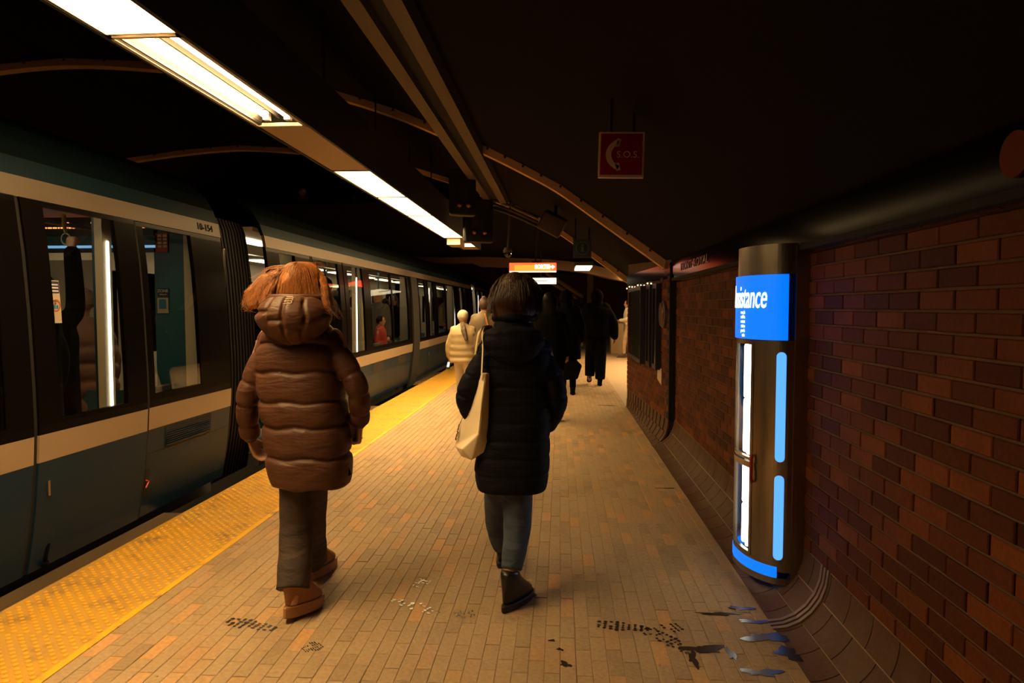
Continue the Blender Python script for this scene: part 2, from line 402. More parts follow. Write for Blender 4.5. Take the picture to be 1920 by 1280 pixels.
p = .0575
iy = 0; y = p / 4
while y < TL - .005:
    x = .045 + (p / 2 if iy % 2 else 0)
    while x < W_ - .05:
        r = .0125; n = 8
        rs = [[(x + rr * cos(2 * pi * j / n), y + rr * sin(2 * pi * j / n), zz) for j in range(n)] for rr, zz in ((r, .001), (r * .86, .004), (r * .55, .0058))]
        k = len(tm.v); tm.rings(rs, cap=False); tm.f.append(tuple(k + 2 * n + j for j in range(n)))
        x += p
    y += p / 2; iy += 1
tme = tm.mesh('tactile_tile', m_tac)
y = -.3
while y < 24:
    o = bpy.data.objects.new('tactile_tile', tme); col.objects.link(o); o.parent = floor; o.location = (XE, y, 0); y += TL
# wet footprints and puddles
m_wet = M('wet_dirt', (.035, .022, .014), .26, spec=.5)
def print_(px, py, ang, L=.27, seed=1, dens=.8):
    rnd = random.Random(seed); c = at(px, py, Z=.0022); mb = MB()
    d = Vector((cos(ang), sin(ang), 0)); s = Vector((-sin(ang), cos(ang), 0))
    for i in range(9):
        for j in range(4):
            t = (i + .5) / 9; wd = .045 * (1 - .55 * abs(t - .62) ** 1.2 * 2) * (.75 if .3 < t < .5 else 1)
            if rnd.random() > dens: continue
            q = c + d * (t - .5) * L + s * (j - 1.5) / 1.5 * wd * .8
            a, b_ = L / 9 * rnd.uniform(.2, .42), wd * rnd.uniform(.18, .3); n = 6
            ring = [q + d * a * cos(2 * pi * k / n) * rnd.uniform(.7, 1.2) + s * b_ * sin(2 * pi * k / n) * rnd.uniform(.7, 1.2) for k in range(n)]
            mb.prism(ring, (0, 0, .0006))
    return mb
for px, py, ang, L, sd, dn in [(470, 1171, 2.9, .27, 1, .85), (1168, 1174, 3.0, .24, 2, .8), (1240, 1180, .4, .2, 3, .5), (780, 1136, 2.6, .3, 4, .45), (868, 1150, 0, .12, 5, .5), (1262, 1205, 2.2, .2, 6, .6), (790, 1092, 1.2, .12, 7, .4), (985, 1112, 2.6, .12, 8, .6), (585, 1213, .8, .08, 9, .7)]:
    print_(px, py, ang, L, sd, dn).build('wet_footprint', m_wet, floor)
def puddle(px, py, rx, ry, sd, ang=0):
    rnd = random.Random(sd); c = at(px, py, Z=.0015); n = 26; ph = [rnd.uniform(0, 6) for _ in range(4)]; ring = []
    for k in range(n):
        a = 2 * pi * k / n; r_ = 1 + .3 * sin(2 * a + ph[0]) + .25 * sin(3 * a + ph[1]) + .2 * sin(5 * a + ph[2]) + .12 * sin(9 * a + ph[3])
        v = Vector((rx * r_ * cos(a), ry * r_ * sin(a), 0)); v.rotate(Euler((0, 0, ang))); ring.append(c + v)
    mb = MB(); mb.prism(ring, (0, 0, .0009)); return mb
for q in [(1320, 1216, .07, .035, 1), (1345, 1150, .09, .012, 2), (1445, 1195, .09, .045, 3), (1420, 1165, .07, .02, 4), (1480, 1225, .05, .05, 5), (1300, 1235, .02, .05, 6), (1390, 1140, .05, .02, 7), (1430, 1260, .06, .03, 8), (1370, 1225, .015, .05, 9), (1060, 1245, .02, .02, 10), (1050, 1217, .012, .01, 11), (1215, 1178, .012, .012, 12), (1035, 1200, .01, .01, 13), (1250, 915, .06, .01, 14), (960, 1030, .02, .006, 15), (1020, 795, .08, .01, 16), (1140, 760, .1, .02, 17)]:
    puddle(*q).build('wet_patch', m_wet, floor)

# ceiling vault
VP_ = [(1.3, 1.78), (.95, 2.04), (.45, 2.4), (0, 2.72), (-.4, 2.94), (-.78, 3.13), (-1.16, 3.29), (-1.8, 3.56), (-2.56, 3.8), (-3.5, 3.99), (-4.55, 4.12), (-5.5, 4.18)]
VP_ = VP_ + [(-11 - x, z) for x, z in VP_[-2::-1]]
def vaultz(x): return table(sorted([(a, b_) for a, b_ in VP_]), x)[0]
vb = MB(); n = len(VP_)
for i in range(n - 1):
    (x0, z0), (x1, z1) = VP_[i], VP_[i + 1]
    vb.prism([(x0, -4, z0), (x1, -4, z1), (x1, -4, z1 + .12), (x0, -4, z0 + .12)], (0, 15.9, 0))
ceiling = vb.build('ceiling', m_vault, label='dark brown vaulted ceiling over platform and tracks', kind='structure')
def rib(y, name='ceiling_rib'):
    A = []
    pts = [Vector((x, y, z)) for x, z in VP_]
    pts = smooth_path(pts, 4)
    mb = MB()
    rs = []
    for i, p_ in enumerate(pts):
        t = (pts[min(i + 1, len(pts) - 1)] - pts[max(i - 1, 0)]).normalized(); nrm = Vector((-t.z, 0, t.x))
        if nrm.z > 0: nrm = -nrm
        a = p_ + nrm * -.01; b_ = p_ + nrm * .08
        rs.append([a + Vector((0, -.06, 0)), a + Vector((0, .06, 0)), b_ + Vector((0, .06, 0)), b_ + Vector((0, -.06, 0))])
    mb.rings(rs)
    o = mb.build(name, m_rib, ceiling)
    sb = MB()
    for i in range(4, len(pts) - 4, 2):
        p_ = pts[i]; sb.box(p_.x - .012, p_.x + .012, y - .068, y - .055, p_.z - .03, p_.z - .005)
    sb.build('rib_clip', m_black, o)
rib(7.41); rib(11.5)
lb = MB()
for dx in (-.16, .06):
    lb.box(-.99 + dx, -.99 + dx + .1, 1.0, 10.9, 3.02, 3.3)
lb.build('ceiling_beam', m_beam, ceiling); lb = MB(); lb.box(-1.05, -.93, 1.0, 10.9, 3.08, 3.3); lb.build('beam_web', m_matte, ceiling)
# frieze band along the wall top
fb = MB(); fb.rings([[Vector((x, y, z)) for x, z in ((xa, 1.715), (1.5, 1.715), (1.5, 1.875), (xa, 1.875))] for y, xa in ((-4, 1.135), (YSTEP, 1.135), (YSTEP + .02, fx(YSTEP) + .0), (YEND, fx(YEND) - .01))])
frieze = fb.build('trim_1', M('frieze_enamel', (.002, .0016, .0017), .12, spec=.007), label='glossy dark frieze band between brick wall and vault', kind='structure')
fs_ = MB()
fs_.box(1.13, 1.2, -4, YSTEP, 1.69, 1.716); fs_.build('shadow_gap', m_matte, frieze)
m_let = M('frieze_letters', (.30, .22, .19), .35, .3)
for yc, sz in ((5.95, .095),):
    mb = MB(); text(mb, 'MONT-ROYAL', sz, face_mtx((1.132, yc, 1.795), (0, -1, 0), (0, 0, 1)), extrude=.003, xs=1.9, space=1.05); mb.build('station_name', m_let, frieze, label='raised station name letters')
dsc = MB(); dsc.tube([(1.124, 1.80, 1.80), (1.136, 1.80, 1.80)], [.058, .058], n=40, ref=(0, 0, 1), rnd=False); dsc.build('orange_disc', M('orange_enamel', (.10, .010, .001), .5, spec=.1), frieze, label='orange round emblem at the near end')

# far hall beyond the vault
hall = MB()
hall.box(-13, 13, 31, 31.4, -1, 8); wall_front = hall.build('wall_back', M('hall_brick', (.12, .042, .018), .8, c2=(.08, .03, .014), nscale=2, bump=.3), label='brown brick wall closing the hall at the far end', kind='structure')
hb = MB(); hb.box(-13, 13, 11.9, 31.4, 8, 8.2); hb.box(-13, 13, 11.88, 12.0, 4.25, 8.1)

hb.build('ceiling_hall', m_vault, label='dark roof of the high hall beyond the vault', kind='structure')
wl = MB(); wl.box(-12.6, -12.3, -4, 31, -1.2, 8); wl.box(-12.3, -8.4, -4, 31, -1.2, -.02); wl.build('wall_left', M('left_brick', (.12, .055, .03), .85, c2=(.09, .04, .022), nscale=3), label='far side platform and wall beyond the tracks, in the dark', kind='structure')
tb = MB(); tb.box(-8.4, -2.58, -4, 31, -1.3, -1.15); tb.build('floor_track_bed', M('track_bed', (.03, .025, .02), .9), label='dark track bed below the platform edge', kind='structure')
wbk = MB(); wbk.box(-12.6, 2.2, -4.2, -4, -1.2, 4.4); wbk.build('wall_near', m_vault, label='end wall behind the viewer', kind='structure')
wr2 = MB(); wr2.box(7.5, 7.8, 11.45, 31, -.05, 8); wr2.box(2.2, 7.5, 9.74, 9.84, -.05, 4.4); wr2.box(1.3, 7.5, 9.86, 12.0, 4.3, 4.4); wr2.build('wall_hall_right', M('left_brick', (.12, .055, .03), .85), label='side wall of the exit hall', kind='structure')
# ---------------------------------------------------------------- platform lighting trough
LX0, LX1, LZ = -2.0, -1.665, 2.62
tr = empty('light_trough', (-1.83, 5, LZ), label='long black lighting trough hung over the platform edge', cat='light housing')
def child(mb, name, m, parent, **k):
    """mesh given in world coordinates, parented to an Empty or object standing elsewhere"""
    o = mb.build(name, m, None, **k); o.parent = parent
    o.matrix_parent_inverse = parent_world(parent).inverted(); return o
def parent_world(p):
    m = p.matrix_basis if p.parent is None else parent_world(p.parent) @ p.matrix_parent_inverse @ p.matrix_basis
    return m.copy()
mb = MB(); mb.box(LX1, LX1 + .02, -3.5, 14.2, LZ - .01, 2.98); mb.box(LX0 - .02, LX0, -3.5, 14.2, LZ - .01, 2.98); child(mb, 'side_panel', m_black, tr)
mb = MB(); mb.box(LX0 - .02, LX1 + .02, -3.5, 14.2, 2.98, 3.0); child(mb, 'top_panel', m_black, tr)
m_cov = M('cover_enamel', (.5, .38, .25), .5)
for a, b_ in ((4.46, 5.94), (13.5, 14.2), (11.72, 12.75), (-3.5, 1.45)):
    mb = MB(); mb.box(LX0, LX1, a, b_, LZ, LZ + .015); child(mb, 'cover_panel', m_cov, tr)
for y in (4.76, 6.1, 7.48, 8.74, 10.3, 12):
    mb = MB(); mb.cyl((LX1 + .012, y, 2.95), (LX1 + .012, y, vaultz(LX1) + .02), .007, 6); child(mb, 'hanger_rod', m_matte, tr)
def lit(a, b_, lab):
    t = empty('ceiling_light', (-1.83, (a + b_) / 2, LZ), label=lab, cat='light')
    mb = MB(); mb.box(LX0 + .012, LX1 - .012, a + .012, b_ - .012, LZ - .002, LZ + .006); child(mb, 'diffuser', m_lamp, t)
    f = MB()
    f.box(LX0, LX0 + .01, a, b_, LZ - .006, LZ + .03); f.box(LX1 - .01, LX1, a, b_, LZ - .006, LZ + .03)
    f.box(LX0, LX1, a, a + .01, LZ - .006, LZ + .03); f.box(LX0, LX1, b_ - .01, b_, LZ - .006, LZ + .03)
    child(f, 'frame', m_cov, t); return t
for a, b_, lab in ((5.96, 7.365, 'nearest of the four joined lit panels, just past the beige cover'), (7.405, 8.865, 'second of the four joined lit ceiling panels'), (8.905, 10.285, 'third of the four joined lit ceiling panels'),
                   (10.325, 11.7, 'fourth and farthest of the joined lit ceiling panels'), (12.76, 13.48, 'small separate lit panel at the far end of the trough'),
                   (1.46, 2.935, 'bright frosted ceiling light cut by the top edge of the photo')):
    lit(a, b_, lab)
b_ = MB(); b_.box(-1.95, -1.72, 11.74, 12.3, 2.5, 2.62); child(b_, 'junction_box', m_cov, tr)
# the open fixture with its two tubes
t = empty('open_light', (-1.83, 3.7, LZ), label='open ceiling light with two bare fluorescent tubes showing', cat='light')
A, B = 2.945, 4.45
f = MB()
for x in (LX0, LX1 - .02): f.box(x, x + .02, A, B, LZ - .012, LZ + .01)
f.box(LX0, LX1, B - .025, B, LZ - .012, LZ + .01); f.box(LX0, LX1, A, A + .02, LZ - .012, LZ + .01); child(f, 'frame', m_white, t)
f = MB(); f.box(LX0 + .03, LX0 + .042, A, B - .03, LZ - .004, LZ + .012); child(f, 'inner_rail', m_black, t)
f = MB(); f.prism([(LX0 + .02, A, LZ + .01), (LX0 + .06, A, LZ + .075), (LX1 - .06, A, LZ + .075), (LX1 - .02, A, LZ + .01), (LX1 - .02, A, LZ + .09), (LX0 + .02, A, LZ + .09)], (0, B - A, 0)); child(f, 'reflector', M('reflector_enamel', (.22, .19, .15), .5), t)
f = MB(); f.box(-1.838, -1.826, A + .02, B - .05, LZ + .03, LZ + .07); child(f, 'centre_rib', m_black, t)
m_tube = EM('fluorescent_tube', LAMP, LAMP_E * .75)
for x in (-1.90, -1.76):
    f = MB(); f.cyl((x, A + .02, LZ + .035), (x, B - .1, LZ + .035), .017, 12); o = child(f, 'fluorescent_tube', m_tube, t)
    f = MB(); f.box(x - .02, x + .02, B - .1, B - .06, LZ + .01, LZ + .07); o2 = child(f, 'lamp_holder', m_white, t)

ot = empty('far_light_trough', (-9.2, 5, LZ), label='matching lighting trough over the far platform, hidden behind the train', cat='light housing')
mb = MB(); mb.box(-9.4, -9.38, -3.5, 14, LZ, 2.98); mb.box(-9.02, -9.0, -3.5, 14, LZ, 2.98); mb.box(-9.4, -9.0, -3.5, 14, 2.98, 3); child(mb, 'housing', m_black, ot)
for y in (-3, 0, 3, 6, 9, 12):
    mb = MB(); mb.box(-9.38, -9.02, y, y + 1.45, LZ, LZ + .01); child(mb, 'diffuser', m_lamp, ot)
    mb = MB(); mb.cyl((-9.2, y, 3), (-9.2, y, vaultz(-9.2)), .008, 6); child(mb, 'hanger_rod', m_matte, ot)

# ---------------------------------------------------------------- information column
PL_ = [(1.175, 3.50), (1.128, 3.345), (1.09, 3.347), (1.04, 3.37), (.99, 3.425), (.955, 3.50), (.938, 3.58), (.935, 3.66), (.953, 3.74), (.995, 3.81), (1.05, 3.85), (1.10, 3.865), (1.135, 3.866), (1.175, 3.7)]
PLs = [(p.x, p.y) for p in smooth_path([(x, y, 0) for x, y in PL_[1:-1]], 5)]
SL = [0]
for a, b_ in zip(PLs, PLs[1:]): SL.append(SL[-1] + math.dist(a, b_))
STOT = SL[-1]
def onplan(s, off=0):
    s = min(max(s, 0), STOT - 1e-5); i = max(k for k in range(len(SL) - 1) if SL[k] <= s)
    a, b_ = PLs[i], PLs[i + 1]; t = (s - SL[i]) / (SL[i + 1] - SL[i]); d = Vector((b_[0] - a[0], b_[1] - a[1], 0)).normalized()
    n = Vector((-d.y, d.x, 0))
    if n.dot(Vector((lerp(a[0], b_[0], t) - 1.2, lerp(a[1], b_[1], t) - 3.6, 0))) < 0: n = -n
    return Vector((lerp(a[0], b_[0], t), lerp(a[1], b_[1], t), 0)) + n * off, d, n
def sat(y):   # arc length of the near flank at a given Y (first crossing)
    for k in range(len(PLs)):
        if PLs[k][1] > y and PLs[k][0] < 1.1: return SL[k]
def shell(s0, s1, z0, z1, off=.003, th=.006, ztop=None, n=None):
    n = n or max(2, int((s1 - s0) / .015)); mb = MB(); o_ = []; i_ = []
    for k in range(n + 1):
        s = lerp(s0, s1, k / n); p, d, nn = onplan(s, off); q, _, _ = onplan(s, off - th); o_.append(p); i_.append(q)
    for k in range(n):
        zt0 = z1 if ztop is None else ztop(k / n); zt1 = z1 if ztop is None else ztop((k + 1) / n)
        a, b_, c_, d_ = o_[k], o_[k + 1], i_[k + 1], i_[k]
        V = [(a.x, a.y, z0), (b_.x, b_.y, z0), (c_.x, c_.y, z0), (d_.x, d_.y, z0), (a.x, a.y, zt0), (b_.x, b_.y, zt1), (c_.x, c_.y, zt1), (d_.x, d_.y, zt0)]
        fs = [(0, 1, 2, 3), (4, 7, 6, 5), (0, 4, 5, 1), (2, 6, 7, 3)]
        if k == 0: fs.append((0, 3, 7, 4))
        if k == n - 1: fs.append((1, 5, 6, 2))
        mb.add(V, fs)
    return mb
ic = empty('information_column', (1.1, 3.6, .07), label='brushed steel assistance column with glowing blue sign and strips on the brick wall', cat='information column')
sw0 = sat(3.462); sw1 = [SL[k] for k in range(len(PLs)) if PLs[k][1] > 3.74][0]
m_st = m_steel
core = MB()
inner = [onplan(STOT * k / 40, -.05)[0] for k in range(41)]
core.prism([(p.x, p.y, .075) for p in inner] + [(1.178, 3.82, .075), (1.178, 3.4, .075)], (0, 0, 1.62)); child(core, 'core', m_matte, ic)
child(shell(0, sw0, .13, 1.255), 'flank_panel', m_st, ic, smooth=False)
child(shell(sw1, STOT, .13, 1.255), 'flank_panel', m_st, ic)
child(shell(0, STOT, .068, .10, .006, .012), 'base_rim', m_st, ic)
child(shell(0, STOT, .155, .175, .005), 'lower_band', m_st, ic)
m_blue = EM('blue_backlight', (.0, .17, 1.0), 1.1)
m_sky = EM('blue_tube_strip', (.09, .36, 1.0), 1.3)
child(shell(.07, STOT - .035, .102, .155, .008, .012), 'blue_base_strip', m_blue, ic, label='glowing blue strip around the foot')
bs = shell(.040, STOT - .012, 1.262, 1.578, .012, .02); sg = child(bs, 'sign_panel', m_blue, ic, label='glowing blue sign panel reading Assistance')
child(shell(0, STOT, 1.578, 1.72, .0, .006, ztop=lambda t: 1.725 - .0 * t), 'top_cap', m_st, ic)
child(shell(.0, STOT, 1.244, 1.261, .006), 'collar', m_st, ic); child(shell(0, STOT, .618, .642, .007), 'middle_band', m_st, ic, label='narrow steel band at mid height')
def stadium(s0, s1, z0, z1, off):
    """a vertical strip with rounded ends that follows the flank"""
    mb = MB(); n = 10; r = (s1 - s0) / 2; c = (s0 + s1) / 2; pts = []
    for k in range(n + 1):
        a = pi * k / n; pts.append((c + r * cos(a), z1 - r + r * sin(a)))
    for k in range(n + 1):
        a = pi + pi * k / n; pts.append((c + r * cos(a), z0 + r + r * sin(a)))
    O = [onplan(s, off)[0] + Vector((0, 0, z)) for s, z in pts]; I = [onplan(s, off - .01)[0] + Vector((0, 0, z)) for s, z in pts]
    k = len(O); mb.add(O + I, [tuple(range(k)), tuple(range(2 * k - 1, k - 1, -1))] + [(i, (i + 1) % k, k + (i + 1) % k, k + i) for i in range(k)])
    return mb
for z0, z1 in ((.672, 1.205), (.19, .606)):
    for s0, s1 in ((.044, .088), (STOT - .088, STOT - .044)):
        child(stadium(s0, s1, z0, z1, .0055), 'blue_light_strip', m_sky, ic, label='glowing pale blue vertical strip')
# lit display windows on the nose
m_wht = EM('display_tube', (1, .97, .88), 9)
m_pale = M('display_lining', (.6, .56, .48), .5)
for z0, z1 in ((.665, 1.235), (.185, .612)):
    child(shell(sw0, sw1, z0 - .012, z1 + .012, -.045, .005), 'display_back', m_pale, ic)
    for s0, s1 in ((sw0, sw0 + .018), (sw1 - .018, sw1)):
        fr = child(shell(s0, s1, z0 - .015, z1 + .015, .006, .02), 'window_frame', m_st, ic)
    child(shell(sw0, sw1, z1, z1 + .014, .005, .02), 'window_rail', m_st, ic); child(shell(sw0, sw1, z0 - .014, z0, .005, .02), 'window_rail', m_st, ic)
    gl = child(shell(sw0 + .018, sw1 - .018, z0, z1, .004, .004), 'window_glass', glass('column_glass', (.92, .92, .9)), ic)
    for ys in (3.56, 3.63):
        h_ = (z1 - z0)
        for q in range(2):
            mb = MB(); mb.tube([(.972, ys, z0 + .01 + q * h_ / 2), (.972, ys, z0 + h_ / 2 - .015 + q * h_ / 2)], [.012, .012], n=10); child(mb, 'display_tube', m_wht, ic)
p0, d0, n0 = onplan(sw0 - .01, .012); mb = MB(); mb.tube([(p0.x, p0.y, .55), (p0.x - .006, p0.y - .006, .57), (p0.x - .006, p0.y - .006, .66), (p0.x, p0.y, .68)], [.008] * 4, n=8)
child(mb, 'door_handle', M('red_plastic', (.35, .02, .01), .35), ic, label='small red door handle')
# back plate edge on the wall
mb = MB(); mb.box(1.12, 1.185, 3.335, 3.35, .08, 1.715); child(mb, 'edge_trim', m_st, ic)
mb = MB(); mb.box(1.13, 1.185, 3.35, 3.865, .08, 1.70); child(mb, 'back_plate', m_black, ic)
# lettering bent round the panel
vs, fs = textmesh('Assistance', .165, shear=.22, xs=.47, align='RIGHT', extrude=.0012, off=.001)
sR = .138
mb = MB(); mb.add([(lambda p: (p.x, p.y, 1.468 + v.y))(onplan(max(sR - v.x, .001), .0135 + v.z)[0]) for v in vs], fs)
m_txt = EM('lit_lettering', (1, 1, 1), 1.3)
m_emblem = m_txt
lt = mb.build('lettering', m_txt, sg); lt.matrix_parent_inverse = parent_world(sg).inverted(); lt['label'] = 'white slanted lettering'
mb = MB()
for k, ln in enumerate(('vous, la', 'and the', 'en tout', 'station', 'pour la', 'suite')):
    vs, fs = textmesh(ln, .026, xs=.6, align='RIGHT', extrude=.0008)
    mb.add([(lambda p: (p.x, p.y, 1.395 - k * .023 + v.y))(onplan(max(.285 - v.x, .001), .0135 + v.z)[0]) for v in vs], fs)
lt = mb.build('small_print', m_txt, sg); lt.matrix_parent_inverse = parent_world(sg).inverted()

# ---------------------------------------------------------------- map cases and round dish on the far brick wall
m_fr = M('case_frame', (.02, .02, .024), .35)
def case(y0, y1, lab, z0=.74, z1=1.68, face=None, d=.05):
    t = empty('map_case', (fx((y0 + y1) / 2), (y0 + y1) / 2, z0), label=lab, cat='display case'); x = fx((y0 + y1) / 2) - d; XB_ = fx(y1) + .0; XK = x + d + .04
    f = MB(); f.box(x, XK, y0, y1, z0, z0 + .05); f.box(x, XK, y0, y1, z1 - .05, z1); f.box(x, XK, y0, y0 + .04, z0 + .05, z1 - .05); f.box(x, XK, y1 - .04, y1, z0 + .05, z1 - .05); child(f, 'frame', m_fr, t)
    f = MB(); f.box(x + .02, XK - .005, y0 + .04, y1 - .04, z0 + .05, z1 - .05); child(f, 'panel', face or M('case_panel', (.035, .04, .035), .3, c2=(.07, .075, .06), nscale=4), t)
    f = MB(); f.box(x + .008, x + .012, y0 + .04, y1 - .04, z0 + .05, z1 - .05); child(f, 'pane', glass('case_glass', (.9, .9, .88)), t); return t
case(8.28, 9.72, 'wide dark glazed map case at the far end of the brick wall')
case(7.87, 8.2, 'narrow steel-faced case between the wide map case and the black one', face=m_steel)
case(7.5, 7.82, 'black narrow case nearest to the round wall dish', face=m_matte)
mb = MB(); mb.prism([(fx(7.6) - .01, 7.66, .63), (fx(7.4) - .01, 7.44, .58), (fx(7.4) - .01, 7.44, .76), (fx(7.6) - .01, 7.64, .74)], (.006, 0, 0))
tag(mb.build('paper_notice', M('paper', (.6, .48, .33), .8)), 'torn pale paper notice under the black case', 'notice')
t = empty('wall_dish', (fx(7.34) + .01, 7.34, 1.345), label='round shallow metal dish on the far brick wall beside the cases', cat='wall dish')
mb = MB(); mb.tube([(fx(7.34) + .01, 7.34, 1.345), (fx(7.34) - .02, 7.34, 1.345), (fx(7.34) - .035, 7.34, 1.345)], [.15, .145, .12], n=32, ref=(0, 0, 1), rnd=False); child(mb, 'dish', M('dish_metal', (.10, .065, .04), .5, .5), t)
mb = MB(); mb.tube([(fx(7.34) - .033, 7.34, 1.345), (fx(7.34) - .045, 7.34, 1.345)], [.13, .12], n=32, ref=(0, 0, 1), rnd=False); child(mb, 'rim', M('dish_rim', (.14, .09, .06), .4, .6), t)
# cord of small lights on top of the cases
t = empty('light_string', (fx(8.8), 8.8, 1.7), label='string of small pale bulbs along the top of the map cases', cat='string lights')
mb = MB(); mb.tube([(fx(7.8 + k * .115) - .035, 7.8 + k * .115, 1.705 + .01 * sin(k * 1.05)) for k in range(18)], [.004] * 18, n=5); child(mb, 'cord', m_black, t)
for k in range(9):
    mb = MB(); mb.ball((fx(7.86 + k * .22) - .045, 7.86 + k * .22, 1.69 + .01 * sin(k * 2.1)), .010, 8, 6); child(mb, 'bulb', EM('string_light_glow', (1, .75, .45), 2.0), t)

# ---------------------------------------------------------------- hanging signs and equipment
m_red = M('sign_red', (.26, .008, .008), .6, spec=.1); m_sw = M('sign_white', (.6, .4, .24), .6, spec=.1)
SS = 3.7 / 6.5; SP = (.565 * SS, 3.7, CAMZ + 1.42 * SS)
t = empty('sos_sign', SP, label='square red emergency telephone sign hung from the vault', cat='sign')
mt = Matrix.Translation(SP) @ Euler((0, R(1.2), 0)).to_matrix().to_4x4() @ Matrix.Scale(SS, 4)
mb = MB(); mb.box(-.21, .21, 0, .05, -.21, .21, mt); child(mb, 'sign_box', m_sw, t)
mb = MB(); mb.box(-.193, .193, -.004, .0, -.185, .193, mt); child(mb, 'red_face', m_red, t)
mb = MB(); out = []; inn = []
for k in range(13):
    a = R(115) + R(130) * k / 12; out.append((.02 + .165 * cos(a) * .9, -.007, .165 * sin(a) * .88)); 
arc = []
for k in range(13):
    a = R(118 + 124 * k / 12); arc.append((.05 + .195 * cos(a), .158 * sin(a)))
for k in range(13):
    a = R(242 - 124 * k / 12); arc.append((.06 + .155 * cos(a), .12 * sin(a)))
for (x0, z0), (x1, z1), k in [(arc[i], arc[i + 1], i) for i in range(12)]:
    q0 = arc[25 - k]; q1 = arc[24 - k]
    mb.add([mt @ Vector((x, -.008, z)) for x, z in ((x0, z0), (x1, z1), q1, q0)] + [mt @ Vector((x, -.003, z)) for x, z in ((x0, z0), (x1, z1), q1, q0)], [(0, 1, 2, 3), (4, 7, 6, 5), (0, 4, 5, 1), (2, 6, 7, 3), (1, 5, 6, 2), (0, 3, 7, 4)])
for sgn in (1, -1):
    mb.prism([mt @ Vector((x, -.008, z * sgn)) for x, z in ((-.055, .075), (-.02, .075), (-.005, .14), (-.04, .15))], mt.to_3x3() @ Vector((0, .005, 0)))
child(mb, 'handset_symbol', m_sw, t); mb = MB()
text(mb, 'S.O.S.', .085, mt @ face_mtx((.06, -.006, 0), (1, 0, 0), (0, 0, 1)), extrude=.002, xs=1.05)
child(mb, 'lettering', m_sw, t)
mb = MB(); mb.box(-.11, -.085, .015, .035, .2, (vaultz(.25) + .03 - SP[2]) / SS, mt); child(mb, 'hanger', m_matte, t); mb = MB(); mb.box(.1, .125, .015, .035, .2, (vaultz(.38) + .03 - SP[2]) / SS, mt); child(mb, 'hanger', m_matte, t)
# information sign
def _n(v): return v * 9.0 / 13
def _z(v): return CAMZ + (v - CAMZ) * 9.0 / 13
IY = 9.0; IC = (_n(.415), IY, _z(2.53))
t = empty('information_sign', IC, label='small square blue sign with a ringed letter i, hung under the far rib', cat='sign')
mb = MB(); mb.box(_n(.245), _n(.585), IY, IY + .05, _z(2.365), _z(2.695)); child(mb, 'sign_box', M('sign_slate', (.035, .06, .07), .4), t)
def _d(r, off, nm, m):
    mb = MB(); mb.tube([(IC[0], IY - off, IC[2]), (IC[0], IY - off + .004, IC[2])], [r, r], n=32, ref=(0, 0, 1), rnd=False); child(mb, nm, m, t)
_d(.086, .004, 'ring', M('sign_grey', (.11, .13, .13), .5)); _d(.075, .008, 'disc', M('sign_blue', (.012, .035, .07), .4))
mb = MB(); mb.box(IC[0] - .017, IC[0] + .017, IY - .012, IY - .006, IC[2] - .048, IC[2] + .024); mb.box(IC[0] - .017, IC[0] + .017, IY - .012, IY - .006, IC[2] + .033, IC[2] + .054); child(mb, 'letter', M('sign_grey', (.11, .13, .13), .5), t)
for dx in (-.09, .09):
    mb = MB(); mb.box(IC[0] + dx - .01, IC[0] + dx + .01, IY + .015, IY + .035, _z(2.69), vaultz(IC[0] + dx) + .03); child(mb, 'hanger', m_matte, t)
# exit sign
t = empty('exit_sign', (-.6, 15, 2.29), label='long red glowing exit sign reading SORTIE with a right arrow', cat='sign')
mb = MB(); mb.box(-1.113, -.086, 15.0, 15.12, 2.215, 2.39); child(mb, 'red_face', EM('exit_red', (1.0, .055, .012), 4.2), t)
mb = MB(); mb.box(-1.0, -.2, 14.998, 15.0, 2.225, 2.345); child(mb, 'bright_middle', EM('exit_orange', (1.0, .2, .02), 2.4), t)
mb = MB(); mb.box(-1.113, -.086, 14.995, 15.12, 2.192, 2.212); child(mb, 'lower_edge', EM('exit_edge', (1, .75, .45), 2.5), t)
mb = MB(); text(mb, 'SORTIE', .125, face_mtx((-.39, 14.993, 2.303), (1, 0, 0), (0, 0, 1)), extrude=.003, xs=.8, off=.004)
mb.prism([(-.22, 14.990, 2.29), (-.175, 14.990, 2.29), (-.175, 14.990, 2.255), (-.115, 14.990, 2.303), (-.175, 14.990, 2.351), (-.175, 14.990, 2.316), (-.22, 14.990, 2.316)], (0, .005, 0)); child(mb, 'lettering', EM('exit_white', (1, .95, .85), 5), t)
mb = MB(); mb.box(-.62, -.45, 15.02, 15.1, 2.39, 2.44); mb.box(-.56, -.52, 15.04, 15.08, 2.42, 8.02); child(mb, 'hanger', m_matte, t)
mb = MB(); c = at(1008, 527, Y=20.2); t = empty('direction_sign', (c.x, 20.2, c.z), label='pale glowing direction sign below and behind the red exit sign', cat='sign')
a = at(985, 521, Y=19.2); b_ = at(1043, 532, Y=19.2); mb.box(a.x, b_.x, 19.2, 19.3, b_.z, a.z); child(mb, 'lit_face', EM('direction_glow', (1, .85, .55), 2.2), t)
mb = MB(); mb.box(a.x + .3, b_.x - .25, 19.19, 19.2, (a.z + b_.z) / 2 - .005, (a.z + b_.z) / 2 + .012); child(mb, 'text_line', M('sign_grey2', (.2, .2, .15), .5), t)
mb = MB(); mb.box((a.x + b_.x) / 2 - .02, (a.x + b_.x) / 2 + .02, 19.23, 19.27, a.z, 8.02); child(mb, 'hanger', m_matte, t)
